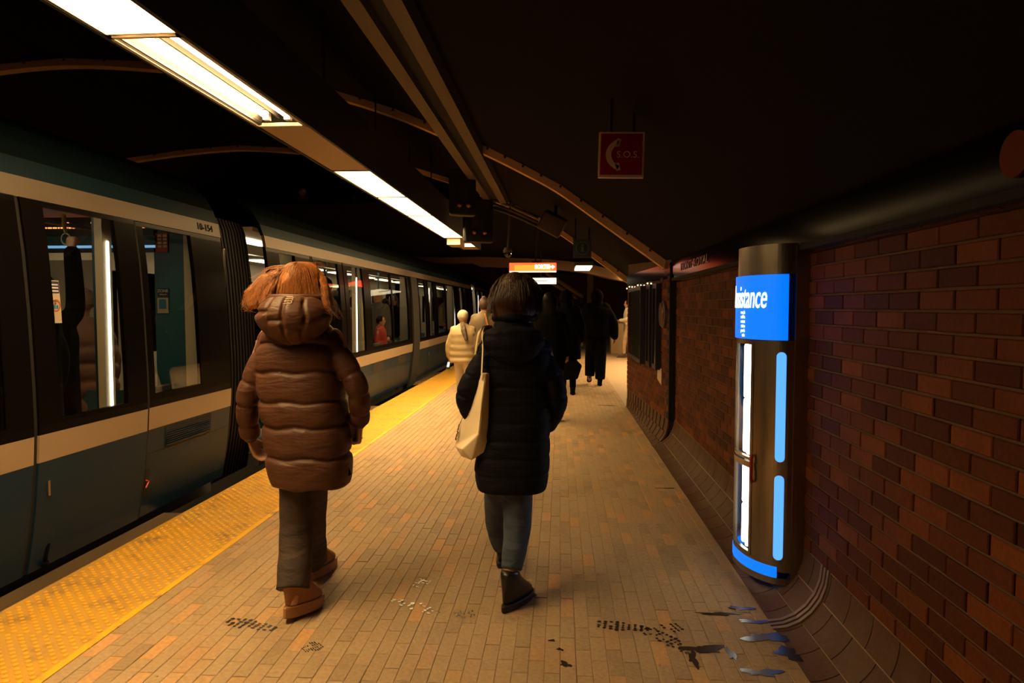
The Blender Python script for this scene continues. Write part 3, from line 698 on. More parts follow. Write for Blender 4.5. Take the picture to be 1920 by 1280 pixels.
# loudspeaker, cable tray, camera, dark screens
t = empty('loudspeaker', (-.105, 9.0, 2.51), label='dark box loudspeaker under the far rib, lit red from below', cat='loudspeaker')
mm = Matrix.Translation((-.105, 9.0, 2.51)) @ Euler((R(12), R(28), 0)).to_matrix().to_4x4() @ Matrix.Scale(.8, 4)
mb = MB(); mb.box(-.2, .2, -.15, .15, -.16, .16, mm); o = child(mb, 'cabinet', M('speaker_box', (.035, .016, .011), .5), t); bevel(o, .025, 3)
mb = MB(); mb.cyl((-.06, 9.05, 2.6), (-.06, 9.05, 2.75), .02, 8); child(mb, 'bracket', m_matte, t)
t = empty('cable_tray', (-.7, 11.2, 3.0), label='pair of grey conduits running from the beam end to the loudspeaker', cat='conduit')
for k in range(3):
    mb = MB(); mb.tube([(-1.15, 10.6 + .05 * k, 3.12 - .06 * k), (-.75, 10.6 + .05 * k, 2.98 - .06 * k), (-.36, 10.6 + .05 * k, 2.80 - .06 * k)], [.022] * 3, n=8); child(mb, 'conduit', M('conduit_grey', (.035, .024, .015), .6), t)
t = empty('surveillance_camera', (-.83, 11, 2.55), label='small dome camera on a thin drop pole', cat='camera')
c0 = at(957, 405, Y=11); c1 = at(952, 470, Y=11)
mb = MB(); mb.cyl(c0 + Vector((0, 0, .3)), c1, .016, 8); child(mb, 'pole', m_beam, t); mb = MB(); mb.tube([c1 + Vector((0, 0, .05)), c1, c1 - Vector((0, 0, .03))], [.05, .075, .07], n=16, rnd=False); child(mb, 'mount', m_beam, t)
mb = MB(); mb.ball(c1 - Vector((0, 0, .05)), .06, 14, 10); child(mb, 'dome', M('dome_plastic', (.02, .02, .02), .05), t)
for (xa, ya, xb, yb, Y, lab) in ((842, 318, 892, 405, 8.6, 'larger black information screen seen from behind, beside the lit trough'), (868, 372, 925, 455, 10.2, 'smaller black information screen seen from behind, below the beam end')):
    a = at(xa, ya, Y=Y); b_ = at(xb, yb, Y=Y); t = empty('platform_screen', ((a.x + b_.x) / 2, Y, b_.z), label=lab, cat='screen')
    mm = Matrix.Translation(((a.x + b_.x) / 2, Y, (a.z + b_.z) / 2)) @ Euler((0, 0, R(25))).to_matrix().to_4x4(); hw, hh = (b_.x - a.x) / 2, (a.z - b_.z) / 2
    mb = MB(); mb.box(-hw, hw, -.06, .06, -hh, hh, mm); o = child(mb, 'screen_case', m_black, t); bevel(o, .03, 3)
    mb = MB(); mb.box(-hw * .5, hw * .5, -.075, -.06, -hh * .4, hh * .4, mm); child(mb, 'rear_cover', m_matte, t); mb = MB(); mb.box(-.02, .02, -.02, .02, hh, hh + .6, mm); child(mb, 'hanger', m_matte, t)
    for sx in (-.35, .35):
        mb = MB(); mb.tube([mm @ Vector((hw * sx, -.075, -hh * .55)), mm @ Vector((hw * sx, -.1, -hh * .55))], [.035, .02], n=12, ref=(0, 0, 1)); child(mb, 'connector_knob', M('knob', (.2, .09, .05), .3, .5), t)

# ---------------------------------------------------------------- footbridge and the far hall
fb_ = empty('footbridge', (-4, 20.5, 2.8), label='dark footbridge crossing above the train and platform', cat='footbridge')
a = at(430, 385, Y=20); mb = MB(); mb.box(-12.3, 3.4, 20.0, 20.12, 2.98, a.z); child(mb, 'parapet', M('parapet_dark', (.022, .018, .015), .7), fb_)
mb = MB(); mb.box(-12.3, 3.4, 20.12, 23, 3.0, 3.15); child(mb, 'deck', m_vault, fb_)
mb = MB(); mb.box(-12.3, 3.4, 20.0, 20.1, a.z, a.z + .04); child(mb, 'handrail', m_matte, fb_)
# arched soffit beam under the bridge
A1 = []; 
for px, py in ((830, 487), (900, 486), (960, 488), (1030, 491), (1100, 499), (1168, 514)): A1.append(at(px, py, Y=19.6))
A1 = [Vector((-12.3, 19.6, 2.9)), Vector((-8, 19.6, 2.9)), Vector((-5, 19.6, 2.86))] + A1 + [Vector((3.4, 19.6, 1.95 + .2))]
pts = smooth_path(A1, 4); mb = MB(); rs = []
for p in pts: hh_ = .2 if p.x > -2.4 else .1; rs.append([p + Vector((0, -.15, .06)), p + Vector((0, .4, .06)), p + Vector((0, .4, -hh_)), p + Vector((0, -.15, -hh_))])
mb.rings(rs); child(mb, 'soffit_beam', M('soffit_brown', (.11, .058, .024), .7), fb_)
mb = MB(); mb.box(-12.3, 3.4, 19.99, 20.3, 2.84, 3.0); child(mb, 'bridge_edge', m_black, fb_)
# stair flight behind (two sloping stringers)
st = empty('staircase', (.2, 22, 0), label='sloping staircase soffit with pale edges beyond the exit sign', cat='staircase')
for k, (x0, y0, x1, y1) in enumerate(((1025, 512, 1092, 556), (1018, 520, 1080, 558))):
    p0 = at(x0, y0, Y=21); p1 = at(x1, y1, Y=23); mb = MB(); mb.tube([p0, p1], [.06, .06], n=4, rnd=False); child(mb, 'stringer', M('stringer_brown', (.16, .09, .04), .7), st)
p0 = at(1022, 516, Y=21.3); p1 = at(1088, 557, Y=23.2); mb = MB(); d = Vector((-1.2, 0, 0)); mb.prism([p0, p1, p1 + d, p0 + d], (0, .05, .1)); child(mb, 'soffit', m_vault, st); mb = MB(); mb.box(.9, 1.1, 23.0, 23.2, 0, 2.95); child(mb, 'post', M('pillar_tile', (.05, .024, .011), .7), st)
# hall ceiling strip with lamps, column, ticket gate
hs = MB(); hs.box(-2, 7.5, 23, 31, 2.95, 3.1); child(hs, 'mezzanine_slab', m_vault, fb_)
EX = EM('hall_lamp', LAMP, 16)
for px, py, Y, hw, lab in ((1093, 504, 18.2, .2, 'rectangular lamp in the hall ceiling right of the exit sign'),):
    c = at(px, py, Y=Y); t = empty('ceiling_light', (c.x, Y, c.z), label=lab, cat='light')
    mb = MB(); mb.box(c.x - hw, c.x + hw, Y - .9, Y + .9, c.z, c.z + .05); child(mb, 'diffuser', EX, t); mb = MB(); mb.box(c.x - hw - .03, c.x + hw + .03, Y - .93, Y + .93, c.z + .03, c.z + .12); child(mb, 'housing', m_black, t); mb = MB(); mb.box(c.x - .02, c.x + .02, Y - .02, Y + .02, c.z + .1, 8.02); child(mb, 'hanger', m_matte, t)
c = at(1167, 519, Y=19.4); mb = MB(); mb.ball(c, (.09, .09, .05), 14, 8); t = empty('round_lamp', c, label='small round lamp at the foot of the far arch', cat='light'); child(mb, 'bulb', EX, t); mb = MB(); mb.cyl(c, c + Vector((0, 0, .2)), .05, 10); child(mb, 'base', m_black, t)
for x, y, ord_ in ((2.5, 13.2, 'nearest'), (2.5, 15.2, 'middle'), (2.5, 17.2, 'farthest')):
    t = empty('ceiling_light', (x, y, 2.75), label=ord_ + ' of three exit hall lamps round the corner of the brick wall', cat='light')
    mb = MB(); mb.box(x - .5, x + .5, y - .9, y + .9, 2.75, 2.8); child(mb, 'diffuser', luminaire('side_lamp', LAMP, SIDE_E), t); mb = MB(); mb.box(x - .52, x + .52, y - .92, y + .92, 2.78, 2.9); child(mb, 'housing', m_black, t); mb = MB(); mb.box(x - .02, x + .02, y - .02, y + .02, 2.9, 8.02); child(mb, 'hanger', m_black, t)
t = empty('ticket_gate', (2.2, 21, 0), label='pale cabinet with a blue-grey top beside the man in white', cat='cabinet')
a = at(1146, 606, Y=21); b_ = at(1160, 645, Y=21)
mb = MB(); mb.box(a.x, b_.x + .15, 21, 21.5, 0, a.z); child(mb, 'body', M('gate_body', (.5, .36, .2), .5), t); mb = MB(); mb.box(a.x - .03, b_.x + .25, 20.97, 21.53, a.z, a.z + .05); child(mb, 'top', M('gate_top', (.12, .13, .2), .4), t)
mb = MB(); mb.box(b_.x + .15, b_.x + .3, 21.02, 21.5, 0, a.z); child(mb, 'side_panel', m_black, t)

# ---------------------------------------------------------------- the metro train
PROF = [(-.35, -2.86), (0.0, -2.80), (.1, -2.778), (.25, -2.752), (.4, -2.732), (.6, -2.712), (.8, -2.70), (1.0, -2.702), (1.4, -2.716), (1.7, -2.735), (1.95, -2.762), (2.1, -2.785), (2.2, -2.82), (2.3, -2.88), (2.4, -2.97), (2.48, -3.1), (2.54, -3.3), (2.57, -3.6), (2.58, -4.0)]
def px_(z): return table([(a, b_) for a, b_ in PROF], z)[0]
def pan(y0, y1, z0, z1, off=0, th=.03, n=None):
    """a curved panel of the car side between two heights; off > 0 stands proud towards the platform"""
    zs = [z0] + [z for z, _ in PROF if z0 + .01 < z < z1 - .01] + [z1]
    o_ = [(px_(z) + off, z) for z in zs]; i_ = [(px_(z) + off - th, z) for z in zs]; mb = MB(); n = len(zs)
    V = [(x, y0, z) for x, z in o_] + [(x, y0, z) for x, z in i_] + [(x, y1, z) for x, z in o_] + [(x, y1, z) for x, z in i_]
    F = []
    for k in range(n - 1):
        F += [(k, k + 1, 2 * n + k + 1, 2 * n + k), (n + k, 3 * n + k, 3 * n + k + 1, n + k + 1), (k, n + k, n + k + 1, k + 1), (2 * n + k, 2 * n + k + 1, 3 * n + k + 1, 3 * n + k)]
    F += [(0, 2 * n, 3 * n, n), (n - 1, 2 * n - 1, 4 * n - 1, 3 * n - 1)]
    return mb.add(V, F)
m_tb = M('train_blue', (.0055, .026, .058), .4, spec=.14); m_tu = M('train_teal', (.0025, .014, .021), .5, spec=.12); m_tr = M('train_roof', (.0018, .006, .008), .6, spec=.06)
m_lb = M('train_cream', (.33, .245, .165), .4, spec=.3); m_lt = M('letterboard_cream_dimmed', (.125, .095, .066), .45, spec=.3); m_tk = M('train_black', (.004, .0032, .0028), .24, spec=.035)  # letterboard is the same cream, darkened in colour to tone down direct lamp light
m_int = M('interior_cream', (.55, .46, .33), .5); m_teal = M('interior_teal', (.02, .12, .16), .35); m_if = M('interior_floor', (.08, .08, .08), .6)
m_gl = glass('train_glass', (.8, .8, .75), .01, 1.45)
m_tl = EM('train_ceiling_lamp', (1, .85, .58), TRAIN_E * 2.2); m_dl = EM('door_light', (1, .95, .82), 7)
ZB, ZC, ZW0, ZW1, ZL0, ZL1 = .02, .61, .845, 1.955, 1.985, 2.095
def window(car, y0, y1, z0=ZW0, z1=ZW1, par=None, off=-.004):
    w_ = child(MB().add(*(lambda m: (m.v, m.f))(pan(y0, y1, z0 - .03, z0, off + .006, .03))), 'window_sill', m_tk, par or car)
    g = child(pan(y0, y1, z0, z1, off, .006), 'window_pane', m_gl, par or car); return g
def door(car, y0, y1, hinge, black=False, lab=None):
    """one sliding leaf: black frame with a tall pane, cream band, blue lower skin"""
    bodym = m_tk if black else m_tb
    d = child(pan(y0, y1, ZB, ZC, .012), 'door', bodym, car, **({'label': lab} if lab else {}))
    P = parent_world(d)
    def c(mb, nm, m):
        o = mb.build(nm, m, d); o.matrix_parent_inverse = P.inverted(); return o
    c(pan(y0, y1, ZC, .755, .013), 'cream_band', m_tk if black else m_lb)
    a, b_ = y0 + .145, y1 - .17
    if hinge > 0: a, b_ = y0 + .15, y1 - .2
    c(pan(y0, y1, .755, ZW0 - .02, .012), 'lower_rail', m_tk); c(pan(y0, a, ZW0 - .02, ZW1, .012), 'stile', m_tk); c(pan(b_, y1, ZW0 - .02, ZW1, .012), 'stile', m_tk); c(pan(y0, y1, ZW1, ZL0, .012), 'upper_rail', m_tk)
    c(pan(a, b_, ZW0 - .02, ZW1, .004, .006), 'door_pane', m_gl)
    mb = MB(); mb.box(px_(.45) + .012, px_(.45) + .02, y0 + .07, y0 + .085, .42, .5); c(mb, 'hatch_screw', m_steel)
    return d
def car(name_lab, y0, y1, doors, windows, near=True, num=None, passengers=True):
    c = empty('metro_car', (-4, y0, 0), label=name_lab, cat='train car')
    mb = pan(y0, y1, 2.2, 2.58, 0, .05); child(mb, 'roof_panel', m_tr, c); mb = MB(); mb.box(-5.3, -3.95, y0, y1, 2.5, 2.58); child(mb, 'roof', m_tr, c)
    child(pan(y0, y1, ZL1, 2.2), 'upper_side_panel', m_tu, c)
    child(pan(y0, y1, ZL0, ZL1, .006), 'letterboard', m_lt, c, label='cream band above the windows')
    edges = []
    for (a, b_) in doors:
        mid = (a + b_) / 2; edges.append((a, b_))
        child(pan(a - .03, a, ZB, ZL0, .004), 'door_seal', m_matte, c); child(pan(b_, b_ + .03, ZB, ZL0, .004), 'door_seal', m_matte, c); child(pan(mid - .035, mid + .035, ZB, ZL0, .0), 'door_seal', m_matte, c)
        door(c, a, mid - .018, -1); door(c, mid + .018, b_, 1)
        mb = MB(); mb.box(-2.8, -2.628, a - .2, b_ + .33, -.06, -.035); s_ = child(mb, 'door_sill', M('sill_steel', (.25, .17, .1), .4, .7), c)
        mb = MB(); mb.box(-2.645, -2.628, a - .2, b_ + .33, -.035, -.022); child(mb, 'sill_edge', m_steel, c)
        # lit posts beside the doorway
        for yy in (a + .08, b_ - .13):
            mb = MB(); mb.box(-2.90, -2.85, yy - .045, yy + .045, .05, 2.1); child(mb, 'door_post', m_int, c)
            mb = MB(); mb.tube([(-2.845, yy, .75), (-2.845, yy, 1.83)], [.009, .009], n=8); child(mb, 'door_light', m_dl, c, label='slim white vertical lamp beside the door')
    ys = [y0] + [v for a, b_ in edges for v in (a - .03, b_ + .03)] + [y1]
    for a, b_ in zip(ys[::2], ys[1::2]):
        if b_ - a < .05: continue
        child(pan(a, b_, ZB, ZC, .0), 'side_panel', m_tb, c); child(pan(a, b_, ZC, .755, .005), 'belt_band', m_lb, c, label='cream band below the windows')
        ws = [q for q in windows if q[0] > a and q[1] < b_]; yy = a
        for (wa, wb_) in ws + [(b_, b_)]:
            if wa - yy > .01: child(pan(yy, wa, .755, ZL0, 0), 'window_pillar', m_tk, c)
            if wb_ > wa:
                child(pan(wa, wb_, .755, ZW0, 0), 'window_sill', m_tk, c); child(pan(wa, wb_, ZW1, ZL0, 0), 'window_head', m_tk, c)
                child(pan(wa, wb_, ZW0, ZW1, -.004, .006), 'window_pane', m_gl, c)
            yy = wb_
        if b_ - a > .9:
            q = a + .2
            while q + .6 < b_:
                mb = pan(q, q + .62, .46, .595, .002, .01); g_ = child(mb, 'vent_grille', m_matte, c)
                if near:
                    P = parent_world(g_)
                    mb = MB()
                    for k in range(9): mb.box(px_(.52), px_(.52) + .008, q + .01, q + .61, .467 + k * .0145, .473 + k * .0145)
                    o = mb.build('grille_slats', m_tb, g_); o.matrix_parent_inverse = P.inverted(); o['kind'] = 'stuff'
                q += 1.5
            child(pan(a + .02, b_ - .02, .445, .449, .002, .01), 'panel_seam', m_matte, c)
    # inside
    mb = MB(); mb.box(-5.2, -2.88, y0 + .02, y1 - .02, -.1, .02); child(mb, 'car_floor', m_if, c)
    mb = MB(); mb.box(-5.2, -2.9, y0 + .02, y1 - .02, 2.14, 2.18); child(mb, 'car_ceiling', m_int, c)
    mb = MB(); mb.box(-5.25, -5.2, y0, y1, 0, .85); mb.box(-5.25, -5.2, y0, y1, 1.85, 2.5)
    k = y0
    while k < y1 - .3: mb.box(-5.25, -5.2, k, k + .35, .85, 1.85); k += 1.5
    child(mb, 'far_side', m_int, c)
    k = y0 + .4
    for x in (-3.35, -4.6):
        y = y0 + .3
        while y < y1 - 1:
            mb = MB(); mb.box(x - .1, x + .1, y, y + 1.1, 2.12, 2.135); child(mb, 'ceiling_lamp', m_tl, c); y += 1.75
    for y in [v for a, b_ in edges for v in (a - .25, b_ + .22)]:
        if not (y0 + .3 < y < y1 - .3): continue
        mb = MB(); mb.box(-3.5, -2.95, y - .015, y + .015, .4, 1.5) if near else None
        for q in (-3.42,) if not num else ():
            m2 = MB(); m2.cyl((q, y, .02), (q, y, 2.13), .017, 10); child(m2, 'grab_pole', M('pole_blue', (.02, .09, .16), .3), c)
        m3 = MB(); m3.box(-3.35, -2.93, y - .012, y + .012, .1, .85); child(m3, 'draught_panel', m_teal, c)
        m4 = MB(); m4.box(-3.0, -2.86, y - .06, y + .06, .05, 2.1); child(m4, 'interior_pillar', m_int, c) if not num else None
    m2 = MB(); m2.tube([(-3.35, y0 + .3, 1.98), (-3.35, y1 - .3, 1.98)], [.014, .014], n=8); child(m2, 'grab_rail', m_steel, c)
    y = y0 + .5
    for y in [y0 + .55 + k * 1.0 for k in range(int((y1 - y0) / 1.0))]:
        if any(a - .3 < y < b_ + .3 for a, b_ in edges): continue
        m2 = MB(); m2.box(-3.35, -2.92, y - .22, y + .22, .4, .46); m2.box(-2.98, -2.92, y - .22, y + .22, .46, .84); child(m2, 'seat', M('seat_blue', (.03, .09, .2), .5, c2=(.2, .12, .05), nscale=20), c)
    if num:
        mb = MB(); text(mb, num, .075, face_mtx((px_(2.04) + .0085, y1 - .235, 2.04), (0, 1, 0), (-.15, 0, 1)), extrude=.002, xs=1.15); child(mb, 'car_number', m_matte, c, label='black car number ' + num)
    return c
car1 = car('nearest metro car, dark blue with cream bands, cut by the left edge', -9.8, 5.42, [(-8.2, -6.3), (-2.95, -1.05), (2.36, 4.265)], [(-5.6, -4.9), (-.6, .6), (.7, 1.9), (4.37, 4.96)], num='10-154')
car2 = car('second metro car beyond the black bellows, crowded behind its windows', 6.28, 21.3, [(7.45, 9.54), (12.95, 14.85), (18.3, 20.1)], [(6.57, 6.98), (9.72, 10.93), (11.02, 12.13), (15.1, 16.2), (16.28, 17.7), (20.4, 20.9)], near=False)
car3 = car('farthest metro car, seen only as a sliver', 22.2, 30, [(23.6, 25.4)], [(22.5, 23.2), (25.8, 27), (27.2, 28.6)], near=False)
# plain black door leaf added for the dark gap before the second door
child(pan(12.38, 12.9, -.05, ZL0, .03, .05), 'black_door_leaf', m_matte, car2, label='black vertical door leaf')
# bellows
def bellows(y0, y1, lab):
    t = empty('gangway_bellows', (-3.5, (y0 + y1) / 2, 0), label=lab, cat='bellows'); n = int((y1 - y0) / .055)
    for k in range(n):
        yy = y0 + (k + .5) * (y1 - y0) / n
        child(pan(yy - .017, yy + .017, -.1, 2.2, -.17, .03), 'bellows_fold', M('rubber', (.0045, .0035, .003), .6, spec=.12), t)
    child(pan(y0, y1, -.1, 2.2, -.195, .03), 'bellows_liner', m_matte, t)
    mb = MB(); mb.box(-5.1, -3.1, y0, y1, 2.15, 2.2); child(mb, 'bellows_roof', m_matte, t)
    mb = MB(); mb.tube([(-2.84, y0 + .12, .2), (-2.80, y0 + .12, .6), (-2.80, y0 + .12, 1.9)], [.012] * 3, n=8); child(mb, 'edge_tube', m_steel, t)
bellows(5.42, 6.28, 'black ribbed bellows between the nearest and the second metro car'); bellows(21.3, 22.2, 'black bellows behind the second metro car')
# end wall of the near car, its screen and stickers
YE = 5.26
mb = MB(); mb.box(-3.62, -2.86, YE, YE + .03, 0, 2.14); 
def slab(xa, xb, za, zb, nm, m, Y=YE, th=.03, **k):
    mb = MB(); mb.box(xa, xb, Y, Y + th, za, zb); return child(mb, nm, m, car1, **k)
slab(at(292, 600, Y=YE).x, -2.86, 0, 2.14, 'end_panel', m_teal); slab(at(347, 600, Y=5.1).x, at(372, 600, Y=5.1).x, 0.15, 1.99, 'interior_pillar', m_int, Y=5.1, th=.05); _q = at(181, 560, X=-3.05).y; mb = MB(); mb.cyl((-3.05, _q, .02), (-3.05, _q, 2.13), .018, 10); child(mb, 'grab_pole', M('pole_blue', (.02, .09, .16), .3), car1); slab(-5.2, -3.62, 0, 1.8, 'end_panel', m_int, label='cream inner end panel')
slab(-5.2, -3.2, 1.86, 2.14, 'end_header', M('header_dark', (.02, .03, .035), .4)); slab(-5.2, -3.2, 1.895, 1.915, 'blue_line_lamp', EM('blue_line', (.2, .45, .8), 1.3), Y=YE - .01, th=.01)
slab(-5.2, -3.2, 1.93, 1.99, 'header_trim', m_teal, Y=YE - .012, th=.012)
led = MB(); rnd = random.Random(3); x = -4.35
while x < -3.3:
    wd = rnd.choice((.012, .02, .03)); led.box(x, x + wd, YE - .006, YE, 2.052, 2.062); x += wd + .012
for x in (-4.1, -3.95, -3.75): led.box(x, x + .012, YE - .006, YE, 2.09, 2.1)
child(led, 'led_text', EM('led_amber', (1, .25, .08), 4), car1)
a = at(291, 437, Y=YE - .01); b_ = at(315, 473, Y=YE - .01)
mb = MB(); mb.box(a.x, b_.x, YE - .012, YE - .006, b_.z, a.z); s1 = child(mb, 'red_sticker', M('sticker_red', (.5, .05, .03), .5), car1, label='red safety sticker with white marks')
mb = MB(); rr = random.Random(5)
for k in range(4):
    for q in range(2): mb.box(a.x + .02 + q * .045, a.x + .05 + q * .045, YE - .0135, YE - .0122, a.z - .03 - k * .028, a.z - .012 - k * .028)
o = mb.build('sticker_marks', m_white, s1); o.matrix_parent_inverse = parent_world(s1).inverted()
a = at(296, 540, Y=YE - .01); b_ = at(316, 557, Y=YE - .01); mb = MB(); mb.box(a.x, b_.x, YE - .012, YE - .006, b_.z, a.z); s2 = child(mb, 'zone_sticker', M('sticker_dark', (.02, .025, .04), .5), car1, label='dark sticker reading ZONE')
mb = MB(); text(mb, 'ZONE', .033, face_mtx(((a.x + b_.x) / 2, YE - .0135, lerp(a.z, b_.z, .32)), (1, 0, 0), (0, 0, 1)), extrude=.001); text(mb, 'SURVEILLEE', .012, face_mtx(((a.x + b_.x) / 2, YE - .0135, lerp(a.z, b_.z, .7)), (1, 0, 0), (0, 0, 1)), extrude=.001)
o = mb.build('sticker_marks', m_white, s2); o.matrix_parent_inverse = parent_world(s2).inverted()
a = at(295, 558, Y=YE - .01); b_ = at(316, 587, Y=YE - .01); mb = MB(); mb.box(a.x, b_.x, YE - .012, YE - .006, b_.z, a.z); s3 = child(mb, 'litter_sticker', M('sticker_cream', (.5, .42, .3), .5), car1, label='cream sticker with a blue litter symbol')
mb = MB(); mb.box(a.x + .015, b_.x - .015, YE - .0145, YE - .0125, b_.z + .035, a.z - .012); o = mb.build('sticker_symbol', M('symbol_blue', (.03, .2, .35), .5), s3); o.matrix_parent_inverse = parent_world(s3).inverted()
# sticker on the door window
a = at(92, 526, X=px_(1.5) + .01); b_ = at(117, 608, X=px_(1.4) + .01)
y0_, y1_ = a.y, b_.y - .0
def stick(z0, z1, m, nm, par=None, off=.006, ya=0, yb=0, **k):
    o = pan(y0_ + ya, y1_ - yb, z0, z1, off, .002); o = child(o, nm, m, par or car1, **k) if par is None else o.build(nm, m, par)
    if par is not None: o.matrix_parent_inverse = parent_world(par).inverted()
    return o
sk = stick(1.335, 1.565, M('sticker_cream', (.5, .42, .3), .5), 'door_sticker', label='cream and navy sticker on the door pane')
stick(1.497, 1.56, M('sticker_navy', (.02, .03, .12), .5), 'sticker_header', sk, .008, .004, .004)
mb = MB()
for z in (1.542, 1.525, 1.508): mb.add(*(lambda m: (m.v, m.f))(pan(y0_ + .01, y1_ - .012, z - .004, z + .004, .0095, .001)))
o = mb.build('sticker_marks', m_white, sk); o.matrix_parent_inverse = parent_world(sk).inverted()
c0 = Vector((px_(1.43) + .009, (y0_ + y1_) / 2, 1.43)); mb = MB(); ring = []
for k in range(24):
    a_ = 2 * pi * k / 24; ring.append([c0 + Vector((dx, rr * cos(a_), rr * sin(a_))) for rr, dx in ((.033, 0), (.033, .001), (.028, .001), (.028, 0))])
ring.append(ring[0]); mb.rings(ring, cap=False); o = mb.build('sticker_ring', M('sticker_red', (.5, .05, .03), .5), sk); o.matrix_parent_inverse = parent_world(sk).inverted()
mb = MB(); mb.box(c0.x, c0.x + .001, c0.y - .016, c0.y - .004, c0.z - .018, c0.z + .004); mb.box(c0.x, c0.x + .001, c0.y + .003, c0.y + .016, c0.z - .018, c0.z + .001); o = mb.build('sticker_figures', M('symbol_blue', (.03, .2, .35), .5), sk); o.matrix_parent_inverse = parent_world(sk).inverted()
mb = MB(); mb.ball(c0 + Vector((0, -.003, .012)), (.002, .008, .008), 10, 6); o = mb.build('sticker_face', M('symbol_brown', (.2, .1, .05), .5), sk); o.matrix_parent_inverse = parent_world(sk).inverted()
# recessed red release handle
mb = pan(4.30, 4.345, .16, .345, .003, .01); h_ = child(mb, 'release_recess', m_matte, car1)
mb = MB(); mb.tube([(px_(.25) + .01, 4.305, .225), (px_(.25) + .014, 4.33, .26), (px_(.25) + .012, 4.305, .27)], [.006] * 3, n=8); o = mb.build('release_lever', M('lever_red', (.6, .03, .01), .35), h_); o.matrix_parent_inverse = parent_world(h_).inverted(); o['label'] = 'red release lever'
# hanging strap in the near car
sp = at(120, 418, Y=4.1); t = empty('hanging_strap', sp, label='yellow hanging grab strap inside the nearest door', cat='strap')
mb = MB(); mb.tube([(sp.x, 4.1, sp.z + .05), (sp.x, 4.1, sp.z - .01), (sp.x + .01, 4.1, sp.z - .06)], [(.006, .02), (.006, .02), (.006, .014)], n=8); child(mb, 'band', M('strap_yellow', (.6, .42, .05), .5), t)
mb = MB(); mb.tube([Vector((sp.x + .01 + .03 * cos(a_), 4.1, sp.z - .1 + .035 * sin(a_))) for a_ in [2 * pi * k / 14 for k in range(15)]], [.005] * 15, n=6, ref=(0, 1, 0.01), rnd=False); child(mb, 'grip', M('strap_grip', (.3, .3, .28), .4), t)
# ---------------------------------------------------------------- people
def crumple(m, amt, sc=(1, 1, 1)):
    # gathered cloth: two directions of stretched wrinkles
    nt = m.node_tree; N = nt.nodes; L = nt.links; tc = N.new('ShaderNodeTexCoord'); prev = None
    for (rot, scl, nsc, st) in (((0, R(60), R(10)), (1, 1, 3.2), 6, .7), ((0, R(40), R(-20)), (1, 1, 3), 11, .4), ((0, R(-30), 0), (1, 1, 2), 16, .2)):
        mp = N.new('ShaderNodeMapping'); mp.inputs['Rotation'].default_value = rot; mp.inputs['Scale'].default_value = scl; L.new(tc.outputs['Object'], mp.inputs[0])
        n = N.new('ShaderNodeTexNoise'); n.inputs['Scale'].default_value = nsc; n.inputs['Detail'].default_value = 2; n.inputs['Distortion'].default_value = .6; L.new(mp.outputs[0], n.inputs[0])
        b = N.new('ShaderNodeBump'); b.inputs['Strength'].default_value = st * amt; b.inputs['Distance'].default_value = .03; L.new(n.outputs[0], b.inputs['Height'])
        if prev: L.new(prev.outputs[0], b.inputs['Normal'])
        prev = b
    L.new(prev.outputs[0], N['Principled BSDF'].inputs['Normal']); return m
def ell(c, hw, hd, n=36, e=2.3):
    out = []
    for j in range(n):
        a = 2 * pi * j / n; x = math.copysign(abs(cos(a)) ** (2 / e), cos(a)); y = math.copysign(abs(sin(a)) ** (2 / e), sin(a))
        out.append(Vector((c[0] + hw * x, c[1] + hd * y, c[2])))
    return out
def hand(mb, w, d, nrm, side, sc_=1.0, curl=.35, fan=.05):
    """palm, four unequal fingers and a thumb; d points from wrist to knuckles, nrm is the palm's inner side, side points to the thumb"""
    w = Vector(w); d = Vector(d).normalized(); nrm = Vector(nrm).normalized(); side = Vector(side); side = (side - d * side.dot(d)).normalized(); nrm = d.cross(side) * (1 if d.cross(side).dot(nrm) > 0 else -1)
    mb.tube([w, w + d * .03 * sc_, w + d * .085 * sc_], [(.026 * sc_, .017 * sc_), (.036 * sc_, .015 * sc_), (.038 * sc_, .013 * sc_)], ref=nrm, n=14)
    for k, (off, ln) in enumerate(((.029, .070), (.010, .080), (-.010, .075), (-.028, .058))):
        p = w + d * .078 * sc_ + side * off * sc_; dd = (d + side * off * fan * 20).normalized(); pts = [p]; a = 0
        for seg, q in enumerate((.42, .33, .25)):
            a += curl * (1 + .15 * k); v = dd * cos(a) + nrm * sin(a); p = p + v * ln * q * sc_; pts.append(p)
        mb.tube(pts, [.0088 * sc_, .0085 * sc_, .0078 * sc_, .0065 * sc_], n=8, ref=side)
    p = w + d * .02 * sc_ + side * .024 * sc_; v1 = (d * .75 + side * .65 + nrm * .25).normalized(); v2 = (d * .95 + side * .2 + nrm * .35).normalized()
    mb.tube([p, p + v1 * .035 * sc_, p + v1 * .035 * sc_ + v2 * .03 * sc_, p + v1 * .035 * sc_ + v2 * .052 * sc_], [.012 * sc_, .0105 * sc_, .0095 * sc_, .008 * sc_], n=8, ref=nrm)
